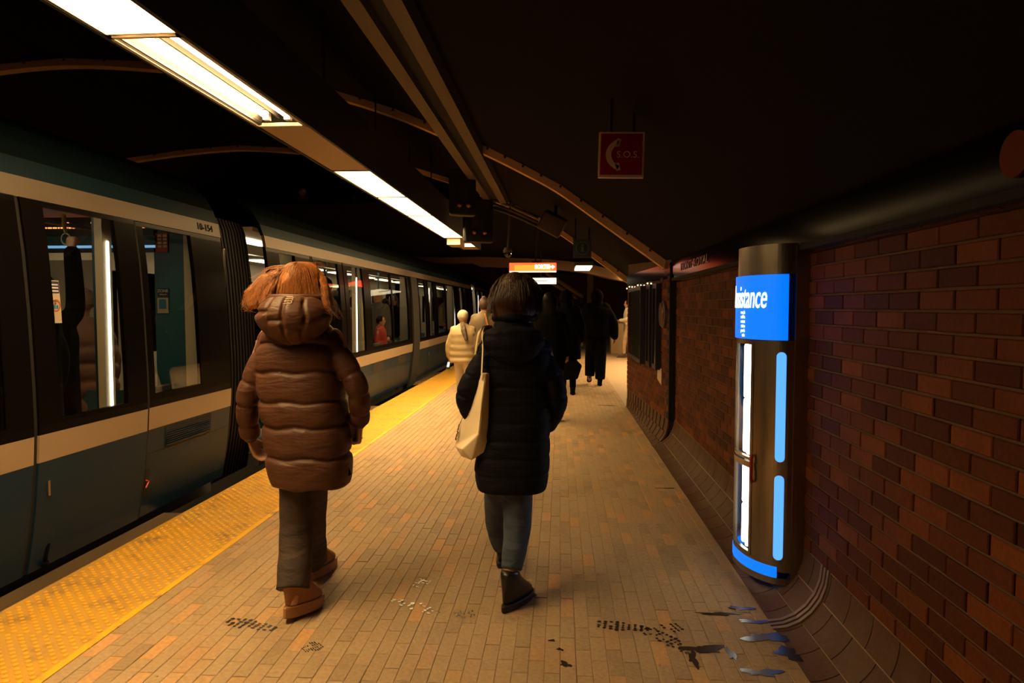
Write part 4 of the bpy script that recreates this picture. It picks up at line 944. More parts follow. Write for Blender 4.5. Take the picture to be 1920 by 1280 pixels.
def head(mb, c, R_, mtx=None, nk=None):
    rows = [(-1.0, .22, .24, .34), (-.86, .40, .42, .24), (-.6, .54, .60, .14), (-.25, .62, .76, .06), (.1, .66, .84, .01), (.4, .66, .86, -.02), (.7, .56, .74, -.04), (.9, .36, .50, -.04), (.99, .14, .2, -.04)]
    h = MB(); h.rings([ell((0, oy * R_, z * R_), hw * R_, hd * R_, 20, 2) for z, hw, hd, oy in rows])
    h.ball((0, .84 * R_, -.12 * R_), (.13 * R_, .17 * R_, .2 * R_), 8, 6); h.ball((0, .76 * R_, .02 * R_), (.08 * R_, .12 * R_, .24 * R_), 8, 6)   # nose
    h.ball((0, .75 * R_, -.48 * R_), (.22 * R_, .09 * R_, .045 * R_), 8, 5); h.ball((0, .74 * R_, -.57 * R_), (.18 * R_, .09 * R_, .05 * R_), 8, 5)
    for s in (-1, 1):
        h.ball((s * .27 * R_, .70 * R_, .02 * R_), (.13 * R_, .09 * R_, .07 * R_), 8, 5); h.ball((s * .28 * R_, .76 * R_, .18 * R_), (.2 * R_, .06 * R_, .045 * R_), 8, 5)
        h.ball((s * .68 * R_, -.03 * R_, -.05 * R_), (.06 * R_, .16 * R_, .26 * R_), 8, 6)
    m = Matrix.Translation(c) @ (mtx.to_4x4() if mtx else Matrix())
    mb.add([m @ Vector(v) for v in h.v], h.f)
def puff(z, seams, amp):
    if not seams or amp == 0: return 0
    for a, b_ in zip(seams, seams[1:]):
        if a <= z <= b_:
            t = (z - a) / (b_ - a); d_ = min(z - a, b_ - z); return amp * ((4 * t * (1 - t)) ** .5 - .6) - (.012 if amp > .012 else .005) * math.exp(-(d_ / .0065) ** 2)
    return 0
def foot_outline(L_, W_, n=28):
    out = []
    for j in range(n):
        a = 2 * pi * j / n; y = .5 * sin(a); x = .5 * cos(a) * (.80 + .24 * sin(a)) * W_ ; out.append((x, (y + .5) * L_))
    return out
def shoe(parent, name, ank, z0, yaw, m_up, m_so, L_=.27, W_=.10, H=.14, sole=.03, shaft=.05, pitch=0, lab=None):
    """heel at the origin, toe towards +Y, then pitched about the toe, turned and moved under the ankle"""
    o = foot_outline(L_, W_); up = MB()
    def ringat(k, z, yback=.004): return [Vector((x * k, (y - L_ / 2) * k + L_ / 2, z)) for x, y in o]
    rs = [ringat(.96, sole * .8), ringat(.97, sole + .02)]
    cy = L_ * .24
    for t in (.25, .5, .75, 1.0):
        z = lerp(sole + .035, H, t); ring = []
        for j, (x, y) in enumerate(o):
            a = 2 * pi * j / len(o); ex = shaft * cos(a) * .92; ey = cy + shaft * 1.12 * sin(a); f_ = min(1, t * 1.25) ** .6
            ring.append(Vector((lerp(x * .93, ex, f_), lerp((y - L_ / 2) * .95 + L_ / 2, ey, f_), z)))
        rs.append(ring)
    up.rings(rs); so = MB(); so.rings([ringat(.97, 0), ringat(1.03, .006), ringat(1.04, sole - .006), ringat(1.0, sole)])
    mt = Matrix.Translation((ank[0], ank[1], z0)) @ Matrix.Rotation(yaw, 4, 'Z') @ Matrix.Translation((0, -cy, 0)) @ Matrix.Translation((0, L_ * .8, 0)) @ Matrix.Rotation(-pitch, 4, 'X') @ Matrix.Translation((0, -L_ * .8, 0))
    up.v = [tuple(mt @ Vector(v)) for v in up.v]; so.v = [tuple(mt @ Vector(v)) for v in so.v]
    u = up.build(name, m_up, parent, smooth=True); md = u.modifiers.new('s', 'SUBSURF'); md.levels = 1; md.render_levels = 1
    if lab: u['label'] = lab
    q = so.build('sole', m_so, u, smooth=False); return u
def strands(mb, guides, r=.0022, seed=1):
    rnd = random.Random(seed)
    for path, cnt, s0, s1, wav, frq in guides:
        P = [Vector(p) for p in path]
        for i in range(cnt):
            a = rnd.uniform(0, 2 * pi); q = rnd.random() ** .5; off = Vector((cos(a) * q, sin(a) * q * .8, rnd.uniform(-1, 1) * .6)); ph = rnd.uniform(0, 6.3); ln = rnd.uniform(.5, 1.0) if wav > .009 else rnd.uniform(.8, 1); fr_ = frq * rnd.uniform(.8, 1.25)
            pts = smooth_path(P, 5); m = max(4, int(len(pts) * min(1, ln))); pts = pts[:m]; out = []
            for k, p in enumerate(pts):
                t = k / (len(pts) - 1); sp = lerp(s0, s1, t)
                out.append(p + off * sp + Vector((sin(ph + fr_ * t * 6.3), cos(ph * 1.7 + fr_ * t * 6.3) * .7, .35 * sin(ph * 2.3 + fr_ * t * 6.3))) * wav * t)
            rr = r * rnd.uniform(.6, 1.3)
            mb.tube(out, [rr * (1 - .75 * k / (len(out) - 1)) for k in range(len(out))], n=3, rnd=False)
SKIN = M('skin', (.42, .22, .13), .5); SKIN_D = M('skin_dark', (.2, .095, .05), .5)
def figure(label, root, h=1.65, yaw=0, J=None, hero=False, coat=None, m_coat=None, m_leg=None, m_shoe=None, m_sole=None, m_hair=None, skin=SKIN, hair='short', hem=.8, fat=1.0, amp=0.0, seamstep=.1,
           feet=None, vox=.02, hand_l=True, hand_r=True, hands=None, legr=(.085, .062, .05), armr=.055, headrot=None, group=None, shoes=None, bag=None, z=0, seams=None, arm_seams=5, shoe_kw=None, legs=None, name='person'):
    t = empty(name, (root[0], root[1], z), rz=yaw, label=label, cat='person', group=group); s = h / 1.65
    j = dict(hc=(0, .01, 1.535), neck=(0, 0, 1.40), shl=(-.165, 0, 1.355), shr=(.165, 0, 1.355), ell_=(-.23, -.02, 1.09), elr=(.23, -.02, 1.09), wrl=(-.235, .06, .86), wrr=(.235, .06, .86))
    ft = feet or ((-.085, .12, 0, 0), (.085, -.12, 0, 0))
    j = {k: Vector(v) * s for k, v in j.items()}
    if J: j.update({k: Vector(v) for k, v in J.items()})
    R_ = .115 * s
    b = MB(); n = 20
    b.rings([ell((0, 0, z_ * s), hw * s, hd * s, n) for z_, hw, hd in ((.82, .10, .09), (.86, .15, .105), (.95, .155, .11), (1.05, .13, .1), (1.2, .145, .105), (1.32, .15, .10), (1.38, .09, .075), (1.42, .055, .055))])
    hc = j['hc']; b.tube([Vector((0, 0, 1.36 * s)) + (hc - Vector((0, .01, 1.535)) * s) * .3, hc - Vector((0, .1 * R_, .55 * R_))], [.058 * s, .052 * s], n=14)
    head(b, hc, R_, headrot)
    for sd, sh, el, wr in ((-1, 'shl', 'ell_', 'wrl'), (1, 'shr', 'elr', 'wrr')):
        b.tube(smooth_path([j[sh], j[el], j[wr]], 5), [lerp(.045, .026, k / 10) * s for k in range(11)], n=10)
        d = (j[wr] - j[el]).normalized(); hk = (hands or {}).get(sd)
        if hk: hand(b, j[wr] + Vector(hk.get('off', (0, 0, 0))), hk.get('d', d), hk.get('n', (-sd, 0, 0)), hk.get('side', (0, 1, 0)), s, hk.get('curl', .4))
        elif (hand_l if sd < 0 else hand_r): hand(b, j[wr], d, (-sd, .2, 0), (0, 1, 0), s, .4)
    LG = legs or []
    if not legs:
        for sd, (fx, fy, fz, fp) in zip((-1, 1), ft):
            hip = Vector((sd * .08, 0, .86)) * s; an = Vector((fx, fy, .09 * s + fz)); kn = hip * .5 + an * .5 + Vector((0, .045 * s + .3 * fz, .0)); LG.append((hip, kn, an))
    for hip, kn, an in LG:
        b.tube(smooth_path([hip, kn, an], 4), [lerp(.075, .038, k / 8) * s for k in range(9)], n=10); b.tube([Vector(an) + Vector((0, -.01, -.03 * s)), Vector(an) + Vector((0, .12 * s, -.05 * s))], [.03 * s, .028 * s], n=8)
    b.build('body', skin, t, vox=vox if hero else max(vox, .016))
    # legs
    lg = MB()
    for (hip, kn, an) in LG:
        hip, kn, an = Vector(hip), Vector(kn), Vector(an); cuff = lerp(an, kn, .06) if not shoes == 'short' else lerp(an, kn, .2)
        pts = smooth_path([hip, kn, cuff], 6); rr = [table([(0, legr[0]), (.5, legr[1]), (1, legr[2])], k / 12)[0] * s for k in range(13)]
        if hero: rr = [r_ * (1 + .03 * sin(k * 2.1) + .02 * sin(k * 4.3)) for k, r_ in enumerate(rr)]
        lg.tube(pts, [(r_, r_ * 1.12) for r_ in rr], n=22, rnd=False)
    lg.rings([ell((0, 0, z_ * s), hw * s, hd * s, 20) for z_, hw, hd in ((.8, .13, .1), (.86, .165, .12), (.98, .16, .115), (1.02, .12, .1))])
    lo = lg.build('trousers', m_leg, t, vox=.009 if hero else max(vox, .016), sm=1)
    kw = dict(L_=.26 * s, W_=.1 * s, H=.13 * s, sole=.025, shaft=.05 * s); kw.update(shoe_kw or {})
    for (hip, kn, an), f_ in zip(LG, ft):
        kk = dict(kw); kk.update(dict(pitch=f_[3], yaw=f_[4] if len(f_) > 4 else 0)); shoe(t, 'boot', (an[0], an[1]), f_[2], kk.pop('yaw'), m_shoe, m_sole or m_shoe, **kk)
    # coat
    c = MB(); n = 44 if hero else 26
    rows = coat or [(hem, 0, 0, .19 * fat, .145 * fat), (.95, 0, 0, .185 * fat, .14 * fat), (1.1, 0, 0, .185 * fat, .135 * fat), (1.25, 0, 0, .195 * fat, .13 * fat), (1.33, 0, 0, .175 * fat, .115 * fat), (1.39, 0, 0, .105, .095), (1.44, 0, 0, .07, .075)]
    if not coat: rows = [tuple(v * s if k == 0 else (v * s) for k, v in enumerate(r_)) for r_ in rows]
    z0, z1 = rows[0][0], rows[-1][0]; N_ = int((z1 - z0) / (.009 if hero else .03)) + 1
    sm_ = seams if seams is not None else ([z0 + k * seamstep for k in range(int((z1 - .1 * s - z0) / seamstep) + 1)] if amp else [])
    rs = []
    a0 = table(rows, z0); rs.append(ell((a0[0], a0[1], z0 + .05), a0[2] * .8, a0[3] * .8, n)); rs.append(ell((a0[0], a0[1], z0 + .004), a0[2] * .93, a0[3] * .93, n))
    for k in range(N_ + 1):
        zz = lerp(z0, z1, k / N_); cx, cy, hw, hd = table(rows, zz); pf = puff(zz, sm_, amp) if zz < z1 - .1 * s else 0
        ring = ell((cx, cy, zz), hw + pf, hd + pf, n, 2.7 if hero else 2.3)
        if hero and amp > .01: ring = [p + Vector((0, 0, .006 * sin(7 * (p.x - cx) * 5 + zz * 9) * (1 if amp else 0))) for p in ring]
        rs.append(ring)
    c.rings(rs)
    for sd, sh, el, wr in ((-1, 'shl', 'ell_', 'wrl'), (1, 'shr', 'elr', 'wrr')):
        S_, E_, W2 = j[sh], j[el], j[wr]; st = S_ + Vector((-sd * .03, 0, .0)); pts = smooth_path([st, E_, W2 - (W2 - E_).normalized() * .01], 36 if hero else 6); m = len(pts) - 1
        rr = []
        for k in range(m + 1):
            t_ = k / m; base = lerp(armr * 1.15, armr * .86, t_) * s
            if amp: x_ = (t_ * arm_seams) % 1; base += amp * .6 * ((4 * x_ * (1 - x_)) ** .5 - .6) - (.006 if hero else .0) * math.exp(-(min(x_, 1 - x_) / .035) ** 2)
            rr.append((base, base * 1.08))
        c.tube(pts, rr, n=22 if hero else 14, ref=(0, 1, .01))
        if coat is None or True: c.ball(S_ + Vector((-sd * .01, 0, -.012)), (armr * 1.15 * s, armr * 1.2 * s, armr * 1.05 * s), 14, 10)
    co = c.build('coat', m_coat, t, vox=.0058 if hero else max(vox, .016), sm=2 if not (hero and amp > .01) else 1)
    # hair or head cover
    Rm = headrot.to_4x4() if headrot else Matrix()
    H_ = MB()
    if hair in ('short', 'long', 'bun'):
        H_.ball((0, -.12 * R_, .2 * R_), (.76 * R_, .88 * R_, .92 * R_), 18, 12)
        if hair == 'long': H_.tube([(0, -.35 * R_, .2 * R_), (0, -.55 * R_, -.7 * R_), (0, -.7 * R_, -1.7 * R_), (0, -.8 * R_, -2.4 * R_)], [(.8 * R_, .5 * R_), (.78 * R_, .42 * R_), (.72 * R_, .3 * R_), (.45 * R_, .16 * R_)], n=16, ref=(0, 1, .01))
        if hair == 'bun': H_.ball((0, -.5 * R_, .95 * R_), .35 * R_, 12, 8)
    elif hair == 'hat':
        H_.ball((0, -.08 * R_, .3 * R_), (.82 * R_, .96 * R_, .84 * R_), 18, 12); H_.tube([(0, -.05 * R_, -.05 * R_), (0, -.05 * R_, .22 * R_)], [(.80 * R_, .98 * R_), (.80 * R_, .98 * R_)], n=20, rnd=False)
    elif hair == 'cap':
        H_.ball((0, -.08 * R_, .35 * R_), (.76 * R_, .92 * R_, .7 * R_), 18, 12); H_.tube([(0, .6 * R_, .3 * R_), (0, 1.25 * R_, .2 * R_)], [(.5 * R_, .06 * R_), (.4 * R_, .05 * R_)], n=12, ref=(0, 0, 1))
    elif hair == 'hood':
        H_.ball((0, -.18 * R_, .06 * R_), (.95 * R_, 1.02 * R_, 1.1 * R_), 20, 14); H_.tube([(0, -.1 * R_, -.6 * R_), (0, -.08 * R_, -1.35 * R_)], [(.8 * R_, .85 * R_), (1.05 * R_, .95 * R_)], n=18)
    if H_.v:
        mt = Matrix.Translation(hc) @ Rm; H_.v = [tuple(mt @ Vector(v)) for v in H_.v]
        H_.build({'short': 'hair', 'long': 'hair', 'bun': 'hair', 'hat': 'knit_hat', 'cap': 'cap', 'hood': 'hood'}[hair], m_hair, t, vox=max(vox * .6, .010), sm=2)
    return t, co

# ---- woman in the brown puffer coat
P1 = (-1.19, 3.12)
def l1(px, py, dy=0): p = at(px, py, Y=P1[1] + dy); return Vector((p.x - P1[0], dy, p.z))
def rowsfrom(root, L, lst):
    out = []
    for py, xl, xr, hd, dy in lst:
        a, b_ = L(xl, py, dy), L(xr, py, dy); out.append(((a.z + b_.z) / 2, (a.x + b_.x) / 2, dy, (b_.x - a.x) / 2, hd))
    return sorted(out)
m_puf = crumple(M('brown_puffer', (.085, .035, .019), .5, c2=(.075, .030, .016), nscale=7, spec=.28), .42)
rows1 = rowsfrom(P1, l1, [(908, 519, 653, .15, .0), (860, 506, 656, .155, 0), (800, 500, 650, .15, 0), (750, 493, 645, .15, 0), (700, 489, 640, .145, 0), (655, 489, 637, .14, 0), (625, 498, 628, .13, 0), (610, 512, 616, .115, 0), (596, 530, 602, .09, 0), (585, 537, 595, .08, 0)])
seam1 = [rows1[0][0]] + [l1(560, y).z for y in (849, 793, 748, 694, 643, 606)]
lgL = (l1(557, 895, -.02), l1(556, 1000, -.03), l1(549, 1112, -.15)); lgR = (l1(584, 895, .02), l1(581, 985, .15), l1(587, 1052, .33))
w1, coat1 = figure('woman with long copper hair in a brown puffer coat beside the yellow strip', P1, 1.63, J=dict(hc=l1(562, 543, .02), shl=l1(502, 632), shr=l1(626, 632), ell_=l1(466, 738, -.03), elr=l1(668, 722, -.04), wrl=l1(470, 822, .03), wrr=l1(675, 795, .05)),
    hero=True, coat=rows1, seams=seam1, amp=.0125, m_coat=m_puf, m_leg=crumple(M('washed_black_denim', (.054, .034, .024), .85, c2=(.034, .022, .016), nscale=9, ncon=.25), .5), m_shoe=M('tan_suede', (.30, .13, .05), .85, c2=(.24, .10, .04), nscale=14, bump=.2, bscale=120), m_sole=M('tan_sole', (.34, .17, .07), .6),
    m_hair=None, hair=None, legs=[lgL, lgR], feet=((lgL[2].x, lgL[2].y, .0, R(7), R(-18)), (lgR[2].x, lgR[2].y, 0, R(0), R(-14))), legr=(.082, .078, .074), armr=.051, vox=.006, arm_seams=5,
    hands={-1: dict(d=(.25, .25, -.9), n=(1, .2, 0), side=(.1, 1, 0), curl=.35), 1: dict(d=(-.12, .15, -1), n=(-1, .1, 0), side=(-.3, 1, 0), curl=.75)}, shoe_kw=dict(L_=.26, W_=.115, H=.175, sole=.052, shaft=.062))
# hood
def hood_mesh(c, hw, hd, hh, xs, zs, dip, flat=.5):
    mb = MB(); n = 72; rs = []; m = 40
    for i in range(m):
        a = -pi / 2 + pi * (i + .5) / m; z = sin(a); zz = z if z < flat else flat + (z - flat) * .35; ring = []
        for k in range(n):
            th = 2 * pi * k / n; x = cos(a) * cos(th); y = cos(a) * sin(th); d = 0
            for xx in xs: d = max(d, math.exp(-((x - xx * (1 - .25 * abs(z))) / .034) ** 2))
            for (x0, x1, z0) in zs:
                if x0 < x < x1: d = max(d, .8 * math.exp(-((z - z0) / .07) ** 2))
            f_ = 1 - dip * d; ring.append(Vector((c[0] + hw * x * f_ * (1 - .22 * max(0, -z)), c[1] + hd * y * f_, c[2] + hh * zz * (1 - dip * .3 * d))))
        rs.append(ring)
    mb.rings(rs); return mb
hc1 = l1(551, 597, -.115)
hm = hood_mesh(hc1, .172, .14, .120, (-.52, .02, .56), ((-.5, 0, -.05), (-.98, -.5, .25), (.05, .5, -.35)), .13, .8)
hd1 = hm.build('hood', m_puf, w1, vox=.005, sm=1)
# rim of the hood around the hair
mb = MB(); mb.tube([Vector((hc1.x + .135 * cos(a), hc1.y + .075 + .11 * sin(a), hc1.z + .092)) for a in [2 * pi * k / 30 for k in range(31)]], [.019] * 31, n=10, ref=(0, 0, 1), rnd=False); mb.build('hood_rim', m_puf, hd1, smooth=True)
# stitched monogram: a tilted figure of stacked bars joined at the right
lc = l1(539, 563, -.235); lc.y = hc1.y - .14 * math.sqrt(max(0, 1 - ((lc.z - hc1.z) / .12) ** 2)) * .985; mb = MB(); tr_ = Euler((R(-38), 0, R(-4))).to_matrix()
for k in range(4):
    zz = .019 - k * .0125; q = [(-.016 - k * .002, zz), (-.004, zz + .001), (.012, zz + .001), (.017, zz - .005), (.013, zz - .0115)]
    if k == 3: q = q[:3]
    mb.tube([lc + tr_ @ Vector((x, -.002, z_)) for x, z_ in q], [.0017] * len(q), n=6)
mb.build('stitched_mark', M('mark_thread', (.75, .5, .3), .5), hd1, label='small pale stitched mark')
a = l1(648, 872, -.02); b_ = l1(655, 891, -.02); mb = MB(); mb.tube([a, b_], [(.012, .002), (.012, .002)], n=4, rnd=False); zp = mb.build('zip_pull', m_matte, coat1); mb = MB(); mb.tube([a + Vector((0, -.004, 0)), b_ + Vector((0, -.004, 0))], [(.003, .001), (.003, .001)], n=4, rnd=False); zp['label'] = 'black and white striped zip pull'
# hair
m_cop = M('copper_hair', (.50, .20, .05), .33, c2=(.27, .09, .022), nscale=30, stretch=(3, 3, .5), spec=.5, bump=.9, bscale=30)
cap = MB(); hcc = l1(562, 540, .01); cap.ball(hcc + Vector((0, -.012, .012)), (.084, .102, .106), 22, 16); cap.tube([hcc + Vector((0, -.02, 0)), hcc + Vector((0, -.035, -.06)), hcc + Vector((0, -.03, -.1))], [(.08, .085), (.085, .07), (.07, .05)], n=16)
hair1 = cap.build('hair', m_cop, w1, vox=.009, sm=3)
G_ = []
top = l1(560, 494, .0)
for k in range(17):
    u = k / 16; x = lerp(508, 616, u); dy = -.085 * sin(pi * u) ** .6 - .02; G_.append(([l1(562, 492, .03), l1(lerp(545, 583, u), 494, dy * .35), l1(lerp(532, 594, u), 504, dy * .8), l1(lerp(518, 606, u), 522, dy), l1(x, 548, dy - .008), l1(x, 562, dy - .012)], 22, .006, .012, .004, 1.2))
for path, cnt, s1_, wv in (([(545, 500, 0), (520, 512, -.03), (502, 528, -.05), (490, 552, -.06), (478, 574, -.06)], 120, .024, .024), ([(540, 503, 0), (512, 516, 0), (496, 520, -.02), (484, 535, -.03), (470, 548, -.03), (466, 574, -.03), (478, 580, -.03)], 90, .016, .022),
                           ([(532, 515, -.03), (512, 535, -.07), (500, 555, -.1), (492, 572, -.11)], 70, .018, .010), ([(538, 502, 0), (518, 505, .02), (506, 514, .03), (496, 519, .02), (488, 516, .0)], 25, .012, .012), ([(530, 508, 0), (500, 522, .02), (478, 535, .02), (467, 556, .02), (464, 572, .01)], 30, .01, .014),
                           ([(580, 498, 0), (602, 515, -.03), (610, 540, -.06), (616, 560, -.09), (626, 582, -.09), (636, 600, -.1)], 70, .013, .016), ([(585, 505, -.02), (605, 530, -.08), (610, 560, -.13), (614, 580, -.14), (622, 592, -.13)], 40, .011, .010), ([(542, 500, 0), (524, 506, -.03), (510, 522, -.05), (502, 545, -.07), (499, 562, -.09)], 70, .012, .008), ([(536, 504, 0), (514, 512, -.01), (498, 526, -.02), (484, 546, -.04), (474, 562, -.05), (480, 574, -.05), (488, 566, -.04)], 60, .014, .016),
                           ([(575, 498, .0), (590, 494, .0), (603, 496, .0), (608, 503, 0)], 16, .006, .008), ([(548, 499, 0), (505, 503, .02), (480, 520, .03), (462, 522, .02)], 5, .01, .012)):
    G_.append(([l1(*p) for p in path], cnt, .01, s1_, wv, 1.6))
mb = MB(); strands(mb, [(a_, int(b__ * 2.2), c_, d_ * 1.1, e_ * 1.2, f_) for a_, b__, c_, d_, e_, f_ in G_], .0015, 4); hs_ = mb.build('hair_strands', m_cop, w1, kind='stuff')
# phone in her right hand
p = l1(655, 806, .05); t = empty('phone', (P1[0] + p.x, P1[1] + p.y, p.z), label='dark phone held low in the copper haired woman\'s right hand', cat='phone')
q = Vector((P1[0], P1[1], 0)) + l1(664, 808, .06); mm = Matrix.Translation(q) @ Euler((0, R(-8), R(35))).to_matrix().to_4x4(); mb = MB(); mb.box(-.034, .034, -.004, .004, -.045, .065, mm); o = child(mb, 'phone_case', m_black, t); mb = MB(); mb.box(-.03, .03, -.0048, -.004, -.04, .06, mm); child(mb, 'phone_screen', M('phone_glass', (.3, .2, .1), .1), t)

# ---- woman in the dark coat
P2 = (-.22, 3.30)
def l2(px, py, dy=0): p = at(px, py, Y=P2[1] + dy); return Vector((p.x - P2[0], dy, p.z))
m_nav = crumple(M('navy_coat', (.0105, .0108, .017), .6, c2=(.008, .0082, .013), nscale=6, spec=.06), .45)
rows2 = rowsfrom(P2, l2, [(915, 897, 1024, .15, 0), (880, 890, 1030, .155, 0), (840, 896, 1031, .15, 0), (790, 903, 1031, .14, 0), (740, 903, 1033, .135, 0), (690, 897, 1036, .14, 0), (655, 897, 1032, .135, 0), (632, 910, 1016, .12, 0), (615, 925, 1002, .11, 0), (600, 929, 998, .105, 0.01), (583, 931, 994, .1, .02)])
lgR2 = (l2(968, 895, -.02), l2(970, 985, -.05), l2(956, 1088, -.15)); lgL2 = (l2(938, 895, .03), l2(934, 975, .2), l2(941, 1030, .40))
w2_, coat2 = figure('woman with dark hair in a long navy coat and jeans, cream tote on shoulder', P2, 1.59, J=dict(hc=l2(966, 556, .02), shl=l2(914, 652), shr=l2(1016, 650), ell_=l2(876, 738, -.03), elr=l2(1043, 742, -.03), wrl=l2(896, 792, .1), wrr=l2(1024, 800, .1)),
    hero=True, coat=rows2, amp=.0035, seamstep=.085, arm_seams=6, m_coat=m_nav, m_leg=crumple(M('blue_grey_denim', (.055, .078, .115), .85, c2=(.038, .055, .085), nscale=8, ncon=.3), .5), m_shoe=M('black_leather', (.008, .007, .007), .35), m_sole=M('black_sole', (.012, .010, .009), .6),
    hair=None, legs=[lgL2, lgR2], feet=((lgL2[2].x, lgL2[2].y, 0, 0, R(-8)), (lgR2[2].x, lgR2[2].y, 0, 0, R(-26))), legr=(.086, .07, .052), armr=.056, vox=.007, hand_l=False, hand_r=False, shoe_kw=dict(L_=.27, W_=.108, H=.19, sole=.034, shaft=.047), shoes='short')
hc2 = l2(962, 642, -.115)
hm = hood_mesh(hc2, .15, .075, .115, (-.33, .33), ((-1, 1, .25), (-1, 1, -.3)), .07, .5); hd2 = hm.build('hood', m_nav, w2_, vox=.0075, sm=1)
mb = MB(); mb.tube([Vector((.0 + .098 * cos(a), .01 + .105 * sin(a), l2(960, 595).z)) for a in [2 * pi * k / 30 for k in range(31)]], [(.016, .022)] * 31, n=12, ref=(0, 0, 1), rnd=False); mb.build('collar', m_nav, coat2, smooth=True)
m_brn = M('dark_brown_hair', (.040, .015, .007), .4, c2=(.07, .026, .011), nscale=30, stretch=(3, 3, .5), spec=.45, bump=.9, bscale=30)
cap = MB(); q = l2(966, 555, .01); cap.ball(q + Vector((0, -.01, .012)), (.090, .105, .106), 22, 16); cap.tube([q + Vector((0, -.01, .02)), q + Vector((-.005, -.04, -.05)), q + Vector((-.005, -.045, -.10))], [(.098, .09), (.108, .08), (.10, .07)], n=16)
cap.build('hair', m_brn, w2_, vox=.009, sm=3); G_ = []
for k in range(17):
    u = k / 16; x = lerp(921, 1012, u); dy = -.09 * sin(pi * u) ** .6 - .02; G_.append(([l2(964, 514, .02), l2(lerp(945, 985, u), 517, dy * .4), l2(lerp(928, 1008, u), 542, dy), l2(x, 570, dy - .012), l2(lerp(930, 1000, u), 590, dy * .8)], 22, .006, .012, .004, 1.3))
G_.append(([l2(950, 515), l2(928, 535, -.03), l2(921, 565, -.06), l2(916, 590, -.09), l2(908, 612, -.1)], 50, .01, .014, .01, 2)); G_.append(([l2(985, 515), l2(1006, 535, -.03), l2(1014, 570, -.04), l2(1012, 600, -.06)], 40, .01, .014, .006, 2))
mb = MB(); strands(mb, [(a_, int(b__ * 1.8), c_, d_, e_, f_) for a_, b__, c_, d_, e_, f_ in G_], .0012, 9); mb.build('hair_strands', m_brn, w2_, kind='stuff')

# tote bag
YB = 3.14
def b3(px, py, Y): return at(px, py, Y=Y)
m_can = M('tote_canvas', (.88, .74, .50), .85, c2=(.84, .70, .46), nscale=4, bump=.35, bscale=9)
TLf, TRn, TGn = b3(885, 696, 3.38), b3(911, 699, YB), b3(918, 699, YB + .04)
BLf, BRn, BGn = b3(852, 836, 3.42), b3(898, 811, YB), b3(915, 843, YB + .05)
Cn, Cf = b3(866, 841, YB + .02), b3(864, 857, 3.36)
tote = empty('tote_bag', TRn, label='cream canvas tote bag hanging from the navy coated woman\'s left shoulder', cat='bag')
back = Vector((.055, .03, 0))
mb = MB()
def quad(a, b_, c_, d_, n=10, bul=0, nrm=Vector((-1, -.6, 0)).normalized()):
    V = []; F = []
    for i in range(n + 1):
        for k in range(n + 1):
            u, v = i / n, k / n; p = (a * (1 - u) + b_ * u) * (1 - v) + (d_ * (1 - u) + c_ * u) * v
            p = p + nrm * (bul * 16 * u * (1 - u) * v * (1 - v) + .003 * sin(9 * v + 4 * u) * min(1, 8 * u * (1 - u))); V.append(p)
    for i in range(n):
        for k in range(n): q_ = i * (n + 1) + k; F.append((q_, q_ + 1, q_ + n + 2, q_ + n + 1))
    mb.add(V, F)
quad(TLf, TRn, BRn, BLf, bul=.012)                                   # outer face
z3 = Vector((0, 0, 0))
quad(TRn, TGn, BGn, BRn, bul=-.006, nrm=Vector((0, -1, 0)))            # gusset
Cm = b3(884, 863, YB + .02)
mb.add([BLf, BRn, BGn, Cm, Cf, Cn], [(0, 5, 4), (5, 1, 3, 4), (1, 2, 3)]); mb.add([BLf, BRn, Cn], [(0, 1, 2)])
TB, BB = TLf + Vector((.06, .03, 0)), BLf + Vector((.09, .03, -.02)); quad(TGn, TB, BB, BGn); quad(TB, TLf, BLf, BB, bul=0); mb.add([BGn, BB, BLf, Cf, Cm], [(0, 1, 2, 3, 4)]); mb.add([TLf, TRn, TGn, TB], [(0, 1, 2, 3)])
bagb = child(mb, 'bag_body', m_can, tote, vox=.005, sm=5)
top_ = b3(902, 620, 3.2)
for a, mid, e_ in ((b3(889, 698, 3.34), b3(892, 655, 3.28), top_ + Vector((-.01, .03, 0))), (b3(903, 700, 3.17), b3(905, 655, 3.17), top_ + Vector((.01, -.02, .0)))):
    mb = MB(); mb.tube(smooth_path([a - Vector((0, 0, .03)), a, mid, e_, e_ + Vector((.04, .05, .012))], 5), [(.014, .0018)] * 21, n=8, ref=(1, .3, 0), rnd=False); child(mb, 'strap', m_can, tote)
mb = MB(); mb.tube([TRn + Vector((-.002, -.004, -.005)), lerp(TRn, BRn, .5) + Vector((-.002, -.007, 0)), BRn + Vector((0, -.004, 0))], [.0022] * 3, n=6); child(mb, 'seam', M('tote_seam', (.42, .3, .17), .9), tote)
nf = (TRn - TLf).cross(BLf - TLf).normalized(); nf = nf if nf.y < 0 else -nf
rt_ = (TRn - TLf).normalized(); dn = (BLf - TLf).normalized(); m_ink = M('tote_ink', (.05, .035, .03), .8)
cpos = lerp(TLf, BLf, .80) + rt_ * .045 + nf * .012; mb = MB(); text(mb, 'cafes', .045, face_mtx(cpos, dn, rt_), extrude=.001, off=.0012); child(mb, 'print', m_ink, tote)
mb = MB(); c_ = lerp(TLf, BLf, .58) + rt_ * .07 + nf * .014; pts = [c_ + dn * (.05 * sin(k * 1.1)) + rt_ * (.025 * cos(k * 2.3)) for k in range(6)]; mb.tube(pts, [.0011] * 6, n=5); child(mb, 'print', m_ink, tote)

